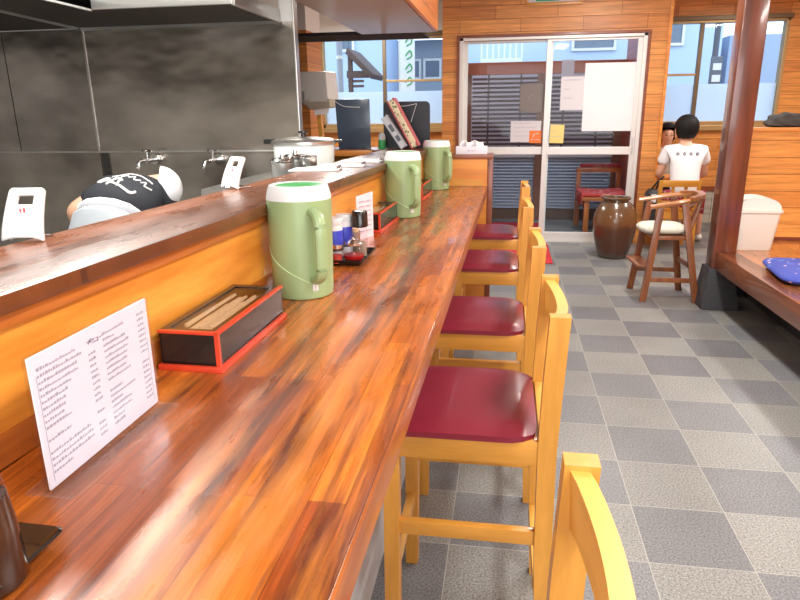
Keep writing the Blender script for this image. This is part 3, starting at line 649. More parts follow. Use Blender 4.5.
jr = btl('chili_oil_jar', 'small round glass jar of red chili oil with chrome lid on the tray', 'jar', (-.505, 2.10, .9255), [('glass_bowl', [(0, 0), (.026, 0), (.035, .010), (.038, .03), (.032, .052), (.026, .06)], m_clear), ('chili_oil', [(0, .003), (.025, .003), (.034, .012), (.0355, .025), (0, .026)], plain('chili_red', (.42, .012, .01), .2, coat=.3)), ('chrome_lid', [(.027, .058), (.028, .064), (.018, .074), (.006, .078), (.006, .084), (0, .086)], m_chrome)])
btl('chili_oil_jar', 'small clear spice jar half hidden between the red jar and the pepper cans', 'jar', (-.553, 2.062, .9255), [('glass_bowl', [(0, 0), (.017, 0), (.020, .010), (.020, .05), (.015, .055)], m_clear), ('spice', [(0, .003), (.016, .003), (.017, .03), (0, .031)], plain('spice_red', (.5, .05, .03), .6)), ('chrome_lid', [(.017, .053), (.018, .066), (0, .068)], m_chrome)])
btl('toothpick_holder', 'small steel toothpick cup behind the tray by the pink card', 'cup', (-.565, 2.37, .92), [('cup', [(0, 0), (.019, 0), (.022, .002), (.025, .06), (.023, .06), (.019, .004), (0, .004)], m_steell), ('toothpicks', [(0, .01), (.017, .01), (.019, .072), (0, .075)], plain('toothpicks_wood', (.7, .5, .28), .8))])
# white handled holders on the back of the ledge
def make_holder():
    t = thing('noodle_strainer_rest', '', 'utensil rest'); b = B(); n = 10; rows = []
    prof = [(0, 0), (.0, .03), (.006, .06), (.012, .085), (.018, .10)]
    pr = [(0, .105), (.002, .05)]
    W2 = .095; Hh = .118
    def yy(z): return -.02+.05*(z/Hh)**1.5
    outer = []
    def wz(z): return W2/2*(1-.16*z/Hh)
    # slab with hole built of quads grid
    us = [-1, -.85, -.45, .45, .85, 1]; zs = [0, .012, .03, .055, .082, .102, .112, Hh]
    V = {}
    for i, z in enumerate(zs):
        for j, u in enumerate(us):
            k = 1.0
            if z > .112: k = .86 if abs(u) == 1 else .95
            V[i, j] = b.verts.new((u*wz(z)*k, yy(z), z+(.010*(1-u*u) if i == 0 else 0)))
    for i in range(len(zs)-1):
        for j in range(len(us)-1):
            if i == 4 and j == 2: continue
            b.faces.new((V[i, j], V[i, j+1], V[i+1, j+1], V[i+1, j]))
    o = obj('moulded_plate', b, m_white, t); s = o.modifiers.new('sol', 'SOLIDIFY'); s.thickness = .010; s.offset = 0; bv = o.modifiers.new('bev', 'BEVEL'); bv.width = .003; bv.segments = 2
    b = B(); box(b, -.006, -.004, -.0135, -.0085, .066, .075); box(b, .002, .005, -.0135, -.0085, .066, .076)
    for v in b.verts: v.co.y = yy(.071)-.008+(v.co.y+.011)*.6
    obj('red_mark', b, plain('red_print', (.7, .1, .12), .5), t)
    obj('wire_stand', tube(tube(B(), [(-.03, -.018, .004), (-.03, .045, .003), (.03, .045, .003)], .0025, 6), [(.03, -.018, .004), (.03, .045, .003), (.02, .045, .003)], .0025, 6), m_chrome, t)
    return t
h0 = make_holder(); h0.location = (-.943, 1.14, 1.1805); h0.scale = (.90, .90, .84); h0.rotation_euler = (0, 0, .12)
h0['label'] = 'white plastic slab-shaped rest with square grip hole, at the left edge of the ledge'; h0['group'] = 'white rests on the ledge'
h1 = dup(h0, (-.885, 2.03, 1.1805), -.5, 'white plastic slab-shaped rest with square grip hole, farther along the ledge', 'white rests on the ledge')
# clipboards, canisters, cooker
def make_clip():
    t = thing('order_clipboard', '', 'clipboard'); obj('board', bx(-.21, 0, 0, .12, 0, .006, bev=.001), m_white, t); obj('paper', bx(-.20, -.02, .008, .112, .006, .008), m_paper, t)
    obj('clip', tube(bx(-.018, .006, .03, .09, .006, .010, bev=.001), [(-.005, .035, .016), (-.005, .085, .016)], .006, 8), m_chrome, t); return t
c0 = make_clip(); CL = 'white order clipboards on the ledge'
c0.location = (-.69, 2.63, 1.1805); c0.rotation_euler = (0, 0, .05); c0['label'] = 'white order clipboard lying on the ledge, nearest of three'; c0['group'] = CL
dup(c0, (-.628, 2.83, 1.1805), .03, 'white order clipboard lying on the ledge, middle of three', CL)
dup(c0, (-.60, 3.08, 1.1805), .0, 'white order clipboard lying on the ledge, farthest of three', CL)
cn = btl('steel_canister', 'shiny stainless canister with lid, left one beside the rice cooker', 'canister', (-1.02, 2.9, 1.09), [('canister_body', [(0, 0), (.048, 0), (.05, .003), (.05, .105), (0, .106)], m_steell), ('canister_lid', [(.052, .105), (.053, .107), (.053, .117), (.046, .126), (.01, .13), (.009, .142), (0, .144)], m_chrome)], 'steel canisters by the rice cooker')
dup(cn, (-.915, 2.96, 1.1805-.0905+.0005), .3, 'shiny stainless canister with lid, middle one in front of the rice cooker', 'steel canisters by the rice cooker').scale = (1, 1, 1)
dup(cn, (-1.0, 3.03, 1.09), .3, 'shiny stainless canister with lid, rear one against the rice cooker', 'steel canisters by the rice cooker').scale = (1, 1, 1.08)
for o in [o for o in C.objects if o.name.startswith('steel_canister')]:
    if abs(o.location.y-2.96) < .01: o.location = (-.905, 2.93, 1.1805); o.scale = (.8, .8, .36)
rc = thing('rice_cooker', 'big white commercial rice cooker with steel lid and black knob', 'rice cooker', (-1.085, 3.45, 1.09)); rc.scale = (.93, .93, .97)
obj('cooker_body', lathe(B(), [(0, 0), (.16, 0), (.168, .006), (.178, .155), (.178, .168), (0, .168)], seg=40), plain('cooker_enamel', (.78, .82, .78), .25, coat=.3), rc)
ld = obj('cooker_lid', lathe(B(), [(.180, .166), (.190, .170), (.190, .184), (.16, .197), (.06, .207), (0, .208)], seg=40), m_steell, rc)
obj('lid_knob', lathe(B(), [(.014, .206), (.014, .222), (.028, .228), (.028, .238), (0, .24)], seg=20), m_black, ld)
for a in (.1, PI+.1): obj('lid_handle', bx(.165, .225, -.025, .025, .176, .190, bev=.005, M=Matrix.Rotation(a, 4, 'Z')), m_black, rc)
obj('control_panel', bx(-.05, .05, -.182, -.165, .03, .09, bev=.004), m_offw, rc)
# menu books etc. on the cross shelf
bb = thing('menu_board', 'black rounded menu board with white cord on the cross shelf', 'board', (-.676, 4.47, 1.1725))
def rrect(w_, h_, r, n=5):
    out = []
    for (sx, sz, a0) in ((1, 1, 0), (-1, 1, PI/2), (-1, -1, PI), (1, -1, 1.5*PI)):
        for k in range(n+1):
            a = a0+k/n*PI/2; out.append((sx*(w_/2-r)+r*math.cos(a), 0, h_/2+sz*(h_/2-r)+r*math.sin(a)))
    return out
obj('board_panel', poly_extrude(B(), rrect(.318, .305, .03), (0, .015, 0)), plain('blackboard', (.012, .013, .02), .35), bb)
obj('cord', tube(tube(B(), spline([(-.10, -.003, .285), (-.02, -.004, .275), (.07, -.003, .29)], 4), .0016, 5), [(.07, -.003, .29), (.03, -.004, .17)], .0016, 5), m_white, bb)
gb = thing('acrylic_sign', 'grey smoked acrylic sign panel with white cord, standing on the cross shelf', 'sign', (-1.045, 4.47, 1.1725))
sm, nt_, p_ = nodes('smoked_panel'); p_.inputs['Base Color'].default_value = (.065, .085, .12, 1); p_.inputs['Roughness'].default_value = .18
obj('sign_panel', hexa(B(), [(-.11, 0, 0), (.118, 0, 0), (.118, .01, 0), (-.11, .01, 0), (-.125, 0, .325), (.115, 0, .325), (.115, .01, .325), (-.125, .01, .325)], .002), sm, gb)
obj('cord', tube(B(), spline([(-.13, -.004, .32), (-.06, -.01, .28), (.05, -.004, .272)], 5), .002, 5), m_white, gb)
obj('sign_foot', bx(-.08, .08, -.03, .04, 0, .004), m_clear, gb)
def book(name, label, x0, z0, x1, z1, y, depth, th, mat_c, mat_p):
    """thin book leaning: spine line from (x0,z0) bottom to (x1,z1) top"""
    t = thing(name, label, 'menu book', (x0, y, z0), 0, 'menu books leaning on the cross shelf'); d = Vector((x1-x0, 0, z1-z0)); L_ = d.length; a = math.atan2(d.x, d.z)
    M = Matrix.Rotation(a, 4, 'Y')
    obj('cover', box(box(B(), 0, th*.18, 0, depth, 0, L_, M=M), th*.82, th, 0, depth, 0, L_, M=M), mat_c, t)
    obj('page_block', box(B(), th*.18, th*.82, .003, depth-.004, .004, L_-.004, M=M), mat_p, t)
    return t, M, L_
t, M, L_ = book('menu_book', 'silver-grey menu book leaning left, nearer of the two', -.665, 1.18, -.795, 1.372, 4.16, .12, .045, plain('silver_cover', (.45, .47, .5), .35), plain('grey_pages', (.55, .57, .6), .5))
b = B()
for (a, c) in ((.12, .17), (.05, .09)): box(b, .012, .034, -.002, .0025, a, c, M=M)
obj('spine_label', b, plain('dark_label', (.12, .13, .16), .5), t)
t, M, L_ = book('menu_book', 'tall red menu book with patterned pages leaning left behind the silver one', -.60, 1.18, -.76, 1.475, 4.18, .12, .05, plain('dusty_red_cover', (.42, .06, .06), .45), spots('patterned_pages', (.75, .66, .45), (.2, .25, .12), (.5, .12, .08), 60))
obj('pattern_strip', bx(.022, .048, -.002, .003, .03, L_-.02, M=M), spots('patterned_strip', (.78, .68, .45), (.16, .2, .1), (.45, .1, .06), 45), t)
btl('detergent_bottle', 'small white and green squeeze bottle behind the menu books', 'bottle', (-.835, 4.40, 1.1725), [('bottle_body', [(0, 0), (.024, 0), (.025, .003), (.025, .06), (.024, .062)], m_green2), ('bottle_top', [(.025, .06), (.022, .09), (.012, .105), (0, .106)], m_white)])
# tissue box
tb = thing('tissue_box', 'white tissue box with tissue sticking out on the end partition', 'tissue box', (-.235, 4.52, 1.13))
obj('carton', bx(-.105, .105, -.055, .055, 0, .05, bev=.002), plain('pale_lilac_carton', (.78, .76, .84), .5, var=.02), tb)
b = B(); n = 14; rows = []
for i in range(9):
    v = i/8; rows.append([b.verts.new(((-.08+.16*u/n)*(1-.12*v), (.03*(1-v))*math.sin(u*1.1)+.006*math.sin(u*2.3+v*3)+(v-.5)*.02, .045+.045*math.sin(PI*min(1, v*.75+.05))*(.8+.2*math.sin(u*.9)))) for u in range(n+1)])
for i in range(8):
    for j in range(n): b.faces.new((rows[i][j], rows[i][j+1], rows[i+1][j+1], rows[i+1][j]))
o = obj('tissue', b, m_paper, tb); s = o.modifiers.new('sol', 'SOLIDIFY'); s.thickness = .002
sc = spline([(-.03, -.0556, .018), (-.02, -.0556, .03), (-.012, -.0556, .018), (0, -.0556, .028), (.01, -.0556, .018), (.022, -.0556, .028), (.035, -.0556, .020)], 4)
obj('script_print', tube(B(), sc, .0015, 5), m_inkl, tb)
# paper towel dispenser, leaning board, taps
td = thing('towel_dispenser', 'white wall-mounted paper towel dispenser beside the left window', 'paper towel dispenser', (-1.42, 5.06, 1.43))
obj('dispenser_body', hexa(B(), [(-.17, -.06, .06), (.06, -.06, .06), (.10, .135, .06), (-.17, .135, .06), (-.165, -.04, .285), (.045, -.04, .285), (.085, .135, .285), (-.165, .135, .285)], .018), plain('dispenser_white', (.80, .82, .78), .3, var=.02), td)
obj('dispenser_chin', hexa(B(), [(-.10, -.02, .0), (.06, -.02, .02), (.09, .13, .02), (-.12, .13, .0), (-.15, -.062, .075), (.07, -.062, .085), (.105, .134, .085), (-.165, .134, .075)], .012), plain('dispenser_beige', (.55, .52, .42), .3), td)
obj('lever', bx(-.14, -.125, -.075, -.06, .04, .14, bev=.003), plain('grey_plastic', (.3, .3, .3), .4), td)
obj('paper_sheet', hexa(B(), [(-.07, .0, -.035), (.03, .0, -.03), (.035, .012, -.03), (-.065, .012, -.035), (-.08, .0, .02), (.05, .0, .02), (.05, .008, .02), (-.08, .008, .02)]), m_paper, td)
lb = obj('wooden_batten', bar(B(), (.03, -.31, 0), (-.13, .0, 1.46), .035, .02, .003), m_chairy); lb.location = (-1.36+.0, 5.175, 0)
tag(lb, 'pale wooden batten leaning against the wall under the towel dispenser', 'batten')
lb.data.transform(Matrix.Translation((0, 0, 0)))
def make_tap():
    t = thing('wall_tap', '', 'tap')
    obj('wall_flange', tube(B(), [(0, 0, 0), (0, -.02, 0)], .03, 16), m_chrome, t)
    obj('valve_body', tube(B(), [(0, -.01, 0), (0, -.11, 0)], .014, 10), m_chrome, t)
    obj('cross_handle', tube(tube(tube(B(), [(0, -.09, 0), (0, -.09, .055)], .008, 8), [(-.03, -.09, .055), (.03, -.09, .055)], .007, 8), [(0, -.12, .055), (0, -.06, .055)], .007, 8), m_chrome, t)
    obj('spout', tube(B(), spline([(0, -.10, 0), (-.03, -.13, -.005), (-.04, -.14, -.05)], 4), .011, 10), m_chrome, t); return t
w0 = make_tap(); w0.location = (-2.10, KY-.0, 1.155); w0['label'] = 'chrome wall tap above the bending cook'; w0['group'] = 'chrome wall taps'
dup(w0, (-1.69, KY, 1.155), 0, 'chrome wall tap behind the farther white rest', 'chrome wall taps')
# ================================================================ FLOOR ITEMS
jp, ntj, pj = nodes('brown_glaze'); Lk = ntj.links.new
tc = N(ntj, 'ShaderNodeTexCoord'); sp = N(ntj, 'ShaderNodeSeparateXYZ'); Lk(tc.outputs['Object'], sp.inputs[0]); nn = N(ntj, 'ShaderNodeTexNoise'); nn.inputs['Scale'].default_value = 7; nn.inputs['Detail'].default_value = 5; Lk(tc.outputs['Object'], nn.inputs['Vector'])
ad = N(ntj, 'ShaderNodeMath', operation='MULTIPLY_ADD'); ad.inputs[1].default_value = .10; Lk(nn.outputs['Fac'], ad.inputs[0]); Lk(sp.outputs[2], ad.inputs[2])
cr = N(ntj, 'ShaderNodeValToRGB'); e = cr.color_ramp.elements; e[0].position = .08; e[0].color = (.085, .07, .055, 1); e[1].position = .12; e[1].color = (.085, .028, .012, 1)
for ps, c in ((.36, (.10, .035, .015, 1)), (.40, (.17, .075, .03, 1)), (.60, (.11, .06, .03, 1))): q = e.new(ps); q.color = c
Lk(ad.outputs[0], cr.inputs[0]); Lk(cr.outputs[0], pj.inputs['Base Color']); pj.inputs['Roughness'].default_value = .22; pj.inputs['Coat Weight'].default_value = .4
jb = lathe(B(), [(0, 0), (.125, 0), (.135, .01), (.165, .10), (.198, .24), (.210, .33), (.198, .43), (.155, .52), (.118, .552), (.115, .565), (.132, .572), (.134, .588), (.122, .594), (.105, .588), (.10, .56), (.12, .52), (0, .30)], seg=48)
tag(obj('pottery_jar', jb, jp, loc=(1.066, 6.50, 0)), 'large brown glazed pottery jar on the floor by the sliding door', 'jar')
# high chair
hc = thing('high_chair', 'dark wooden child high chair with pale cushion and curved arm rail', 'high chair', (0, 0, 0))
def stick(b, p, q, w1, w2, bev=.003): return bar(b, p, q, w1, w2, bev)
P4 = {'nl': ((1.058, 4.93, 0), (1.135, 4.97, .705)), 'fl': ((1.03, 5.31, 0), (1.115, 5.27, .715)), 'nr': ((1.440, 4.93, 0), (1.305, 4.98, .735)), 'fr': ((1.405, 5.30, 0), (1.285, 5.25, .745))}
for k, (p, q) in P4.items():
    obj('leg', stick(B(), p, q, .048, .030), m_high, hc)
def lerp(k, z): p, q = P4[k]; t = z/q[2]; return Vector([p[i]+(q[i]-p[i])*t for i in range(3)])
def hbar(b, a, c, h_, th):
    a = Vector(a); c = Vector(c); d = (c-a).normalized(); n = Vector((-d.y, d.x, 0))*th/2; u = Vector((0, 0, h_/2))
    return hexa(b, [a-n-u, c-n-u, c+n-u, a+n-u, a-n+u, c-n+u, c+n+u, a+n+u], .003)
obj('side_stretcher', hbar(B(), lerp('nl', .17), lerp('nr', .17), .035, .02), m_high, hc)
obj('side_stretcher', hbar(B(), lerp('fl', .17), lerp('fr', .17), .035, .02), m_high, hc)
obj('rear_stretcher', hbar(B(), lerp('nr', .27), lerp('fr', .27), .035, .02), m_high, hc)
a, c = lerp('nl', .27), lerp('fl', .27); obj('footrest', hexa(B(), [a+Vector((-.09, .01, -.01)), a+Vector((.03, .0, -.01)), c+Vector((.03, 0, -.01)), c+Vector((-.09, -.01, -.01)), a+Vector((-.09, .01, .01)), a+Vector((.03, 0, .01)), c+Vector((.03, 0, .01)), c+Vector((-.09, -.01, .01))], .004), m_high, hc)
sz = .50
obj('seat_frame', hexa(B(), [lerp('nl', sz-.03), lerp('nr', sz-.03), lerp('fr', sz-.03), lerp('fl', sz-.03), lerp('nl', sz), lerp('nr', sz), lerp('fr', sz), lerp('fl', sz)], .003), m_high, hc)
b = B(); bmesh.ops.create_uvsphere(b, u_segments=28, v_segments=14, radius=1)
for v in b.verts:
    sgn = lambda t_: (abs(t_)**.55)*(1 if t_ > 0 else -1)
    v.co = Vector((1.185+.19*sgn(v.co.x)*.92, 5.12+.165*sgn(v.co.y)*.95, sz+.038+.04*v.co.z))
obj('seat_cushion', b, spots('cushion_print', (.62, .60, .50), (.50, .50, .40), (.70, .68, .60), 26), hc)
for (pts) in (((1.055, 4.95, .715), (1.22, 4.96, .742), (1.37, 5.0, .768), (1.40, 5.03, .775)), ((1.035, 5.28, .725), (1.2, 5.27, .752), (1.34, 5.24, .775), (1.40, 5.2, .785))):
    b = tube(B(), spline(pts, 4), .017, 8)
    for v in b.verts: v.co.y = v.co.y
    obj('arm_rail', b, wood('high_arm_wood', (.36, .13, .035), (.52, .21, .06), 'X', .3, .3, 8, 8), hc)
b = B(); pts = spline([(1.34, 4.965, .772), (1.42, 5.03, .787), (1.44, 5.12, .792), (1.42, 5.20, .794), (1.335, 5.26, .787)], 5)
for i in range(len(pts)-1):
    hbar(b, pts[i], pts[i+1]+(pts[i+1]-pts[i])*.05, .03, .055)
obj('back_rail', b, wood('high_back_wood', (.22, .075, .025), (.42, .16, .05), 'Y', .3, .3, 8, 8), hc)
for (a, c) in (((1.36, 5.0, .52), (1.44, 5.05, .78)), ((1.355, 5.12, .52), (1.465, 5.12, .78)), ((1.35, 5.22, .52), (1.43, 5.19, .78)), ((1.34, 4.98, .72), (1.41, 4.99, .77))):
    obj('back_spindle', bar(B(), a, c, .02, .03), m_high, hc)
# trash can
tr = thing('trash_bin', 'off-white plastic swing-top trash bin standing on the platform', 'trash bin', (1.778, 4.98, .4185))
def rbox(b, levels, r=.03, n=4):
    R = []
    for (hx, hy, z) in levels:
        ring = []
        for (sx, sy, a0) in ((1, 1, 0), (-1, 1, PI/2), (-1, -1, PI), (1, -1, 1.5*PI)):
            for k in range(n+1):
                a = a0+k/n*PI/2; ring.append(b.verts.new((sx*(hx-r)+r*math.cos(a), sy*(hy-r)+r*math.sin(a), z)))
        R.append(ring)
    m_ = len(R[0])
    for i in range(len(R)-1):
        for k in range(m_): b.faces.new((R[i][k], R[i][(k+1) % m_], R[i+1][(k+1) % m_], R[i+1][k]))
    b.faces.new(R[0][::-1]); b.faces.new(R[-1]); return b
obj('bin_body', rbox(B(), [(.120, .085, 0), (.125, .09, .01), (.148, .115, .275)]), m_offw, tr)
obj('bin_rim', rbox(B(), [(.157, .122, .272), (.160, .125, .276), (.160, .125, .292), (.150, .115, .294)]), m_offw, tr)
pl = [(-.145, -.10, .292)]+[(-.145*math.cos(PI*k/12), -.10, .294+.088*math.sin(PI*k/12)**.9) for k in range(1, 12)]+[(.145, -.10, .292)]
obj('swing_lid', poly_extrude(B(), pl, (0, .20, 0)), plain('bin_lid_plastic', (.80, .78, .72), .35, var=.02), tr)
# floor cushion
b = B(); bmesh.ops.create_uvsphere(b, u_segments=32, v_segments=14, radius=1)
for v in b.verts:
    s = lambda t_: (abs(t_)**.30)*(1 if t_ > 0 else -1)
    q = max(abs(v.co.x), abs(v.co.y)); v.co = Vector((.31*s(v.co.x), .30*s(v.co.y), .035*v.co.z*(1.15-.4*q)))
cu = obj('floor_cushion', b, spots('blue_floral', (.035, .06, .36), (.06, .12, .48), (.74, .50, .55), 12, .7), loc=(1.93, 4.12, .452)); cu.rotation_euler = (0, 0, -.12)
tag(cu, 'blue floral square floor cushion lying on the platform', 'cushion')
# mats
m_mat = plain('red_mat', (.48, .02, .03), .9, var=.2, scale=90)
o = obj('door_mat', bx(-.55, .47, 6.12, 7.02, 0.0005, .010, bev=.002), m_mat); tag(o, 'red door mat on the tiled floor inside the sliding door', 'mat')
o = obj('door_mat', bx(-.5, .44, 7.45, 8.4, 0.0005, .010, bev=.002), m_mat); tag(o, 'red door mat in the porch outside the sliding door', 'mat')
# bag on partition
def cloth_lump(name, label, cat, loc, dims, mat, seed, rz=0):
    b = B(); bmesh.ops.create_icosphere(b, subdivisions=4, radius=1); rnd = random.Random(seed); ph = [rnd.random()*6 for _ in range(6)]
    for v in b.verts:
        c = v.co.copy(); f = 1+.10*math.sin(c.x*5+ph[0])*math.sin(c.y*6+ph[1])+.07*math.sin(c.z*8+c.x*9+ph[2])+.04*math.sin(c.y*15+ph[3])
        z = c.z*f if c.z > 0 else c.z*.25
        v.co = Vector((c.x*f*dims[0], c.y*f*dims[1], max(z, -.2)*dims[2]+.2*dims[2]))
    o = obj(name, b, mat, loc=loc); o.rotation_euler = (0, 0, rz); return tag(o, label, cat)
cloth_lump('folded_jacket', 'dark grey-brown bundled jacket lying on the partition cap', 'jacket', (2.07, 5.40, 1.2625), (.16, .07, .085), plain('charcoal_cloth', (.05, .045, .042), .9, var=.3, scale=30), 3)
cloth_lump('lilac_bag', 'grey-lilac fabric bag lying behind the dark jacket at the right edge', 'bag', (2.39, 5.40, 1.2625), (.14, .06, .15), plain('lilac_cloth', (.28, .26, .36), .9, var=.2, scale=30), 9)
m_notice = plain('notice_paper', (.68, .66, .69), .7, var=.03); m_poster = plain('poster_paper', (.80, .80, .82), .7, var=.05, scale=3)
# ================================================================ DOOR NOTICES (lie on the glass)
def notice(name, label, x0, x1, z0, z1, y, mat, rows=0, seed=1, tilt=0, extra=None, ink=None):
    t = thing(name, label, 'notice', ((x0+x1)/2, y, z0)); w_ = x1-x0; h_ = z1-z0
    obj('sheet', bx(-w_/2, w_/2, -.001, .001, 0, h_), mat, t)
    if rows:
        b = B()
        for (a, c, p, q) in marks(b, w_, h_, rows, seed, cols=((.12, .88),)): box(b, a-w_/2, c-w_/2, -.0018, -.0011, p, q+h_*.01)
        obj('writing', b, ink or m_inkl, t)
    t.rotation_euler = (0, tilt, 0); return t
yl = DY+.058; yr = DY+.0185
notice('door_notice', 'medium white notice on the left door pane, beside the orange sticker', .035, .355, 1.075, 1.295, yl, m_notice, 4, 3)
t = notice('orange_sticker', 'orange square sticker with white marks at the left pane bottom corner', .235, .365, 1.065, 1.195, yl-.004, plain('orange_print', (.85, .20, .03), .5))
obj('white_mark', strokes([[(-.03, .08), (.0, .095), (.035, .10)], [(-.015, .085), (-.03, .06)], [(-.045, .035), (-.02, .04)], [(-.01, .04), (.01, .028)], [(.018, .04), (.045, .03)]], lambda u, v: (u, -.002, v), .003), m_white, t)
notice('white_notice', 'white handwritten notice in the middle of the right door pane', .535, .785, 1.40, 1.735, yr, m_notice, 3, 8)
notice('small_note', 'small faint paper note above the handwritten notice', .535, .66, 1.74, 1.90, yr, frosted('faint_paper', (.8, .75, .75), .45))
notice('white_poster', 'largest blank white poster on the right of the door', .77, 1.31, 1.185, 1.86, yr-.002, m_poster)
t = notice('yellow_note', 'yellow paper note below the handwritten notice on the right pane', .445, .59, 1.065, 1.255, yr, plain('yellow_paper', (.85, .66, .22), .6), 3, 4, .03)
t = thing('grey_plaque', 'grey rounded plaque hung on the left door pane', 'plaque', (.245, yl+.0, 1.385))
obj('plate', poly_extrude(B(), rrect(.25, .29, .035), (0, .003, 0)), plain('grey_plaque_board', (.20, .17, .155), .5), t)
obj('mark', strokes([[(-.05, .17), (-.02, .15), (-.03, .12)], [(-.01, .18), (.02, .16)]], lambda u, v: (u, -.001, v), .003), m_inkl, t)
pc = thing('framed_picture', 'green framed sign on the plank wall above the sliding door', 'picture', (.42, DY, 2.415))
obj('frame', box(box(box(bx(-.275, .275, -.02, 0, 0, .03, bev=.003), -.275, .275, -.02, 0, .22, .25, bev=.003), -.275, -.25, -.02, 0, .03, .22, bev=.003), .25, .275, -.02, 0, .03, .22, bev=.003), m_chairx, pc)
obj('sheet', bx(-.25, .25, -.010, -.006, .03, .22), m_notice, pc); obj('green_field', bx(-.18, .05, -.012, -.0101, .04, .21), plain('green_print', (.03, .35, .14), .5), pc)
# ================================================================ PORCH BENCH
bn = thing('porch_bench', 'orange-brown wooden bench with low back in the porch outside the door', 'bench', (0, 0, 0))
mb = wood('bench_wood', (.36, .11, .03), (.52, .18, .045), 'Z', .4, .1, 7, 8)
for (x, y, h_) in ((.93, 7.66, .40), (1.36, 7.66, .40), (.89, 8.32, .72), (1.36, 8.32, .72)): obj('leg', bar(B(), (x, y, 0), (x, y, h_), .055, .055), mb, bn)
obj('bench_seat', bx(.87, 1.41, 7.60, 8.30, .40, .44, bev=.004), mb, bn)
obj('side_rail', bx(.905, .945, 7.68, 8.30, .30, .36, bev=.003), mb, bn)
obj('back_rail', bx(.86, 1.40, 8.29, 8.35, .66, .72, bev=.004), mb, bn)
obj('back_pad', bx(.90, 1.38, 8.27, 8.36, .721, .765, bev=.015), plain('dark_red_pad', (.28, .02, .02), .6), bn)
b = B(); n = 12
rows = []
for i in range(n+1):
    v = i/n; row = []
    for j in range(n+1):
        u = j/n; x = .82+.58*u; y = 7.64+.58*v; z = .475+.012*math.sin(u*9)*math.sin(v*7)
        if u < .08: z = .36+.04*math.sin(v*11); x = .855
        row.append(b.verts.new((x, y, z)))
    rows.append(row)
for i in range(n):
    for j in range(n): b.faces.new((rows[i][j], rows[i][j+1], rows[i+1][j+1], rows[i+1][j]))
o = obj('bench_cushion', b, spots('red_floral', (.62, .07, .06), (.72, .25, .22), (.30, .04, .05), 13)); s = o.modifiers.new('sol', 'SOLIDIFY'); s.thickness = .03
tag(o, 'red patterned cushion draped over the porch bench', 'cushion')
# ================================================================ PEOPLE
def hand(V, E, pre, wrist, d, side, fwdv):
    """adds a palm and five fingers to a skin graph. d = direction of palm, side = toward thumb"""
    w_ = Vector(wrist); d = Vector(d).normalized(); sd = Vector(side).normalized(); f = Vector(fwdv).normalized()
    V[pre+'palm'] = (w_+d*.05, (.030, .022)); E.append((pre+'wrist', pre+'palm'))
    for k, (o, L_) in enumerate(((.026, .065), (.009, .075), (-.009, .070), (-.025, .055))):
        a = w_+d*.085+sd*o; V[pre+'f%da' % k] = (a, .0095); V[pre+'f%db' % k] = (a+d*L_*.5+f*.008, .009); V[pre+'f%dc' % k] = (a+d*L_*.85+f*.028, .0075)
        E += [(pre+'palm', pre+'f%da' % k), (pre+'f%da' % k, pre+'f%db' % k), (pre+'f%db' % k, pre+'f%dc' % k)]
    a = w_+d*.03+sd*.030; V[pre+'ta'] = (a, .011); V[pre+'tb'] = (a+sd*.022+d*.030, .010); E += [(pre+'palm', pre+'ta'), (pre+'ta', pre+'tb')]
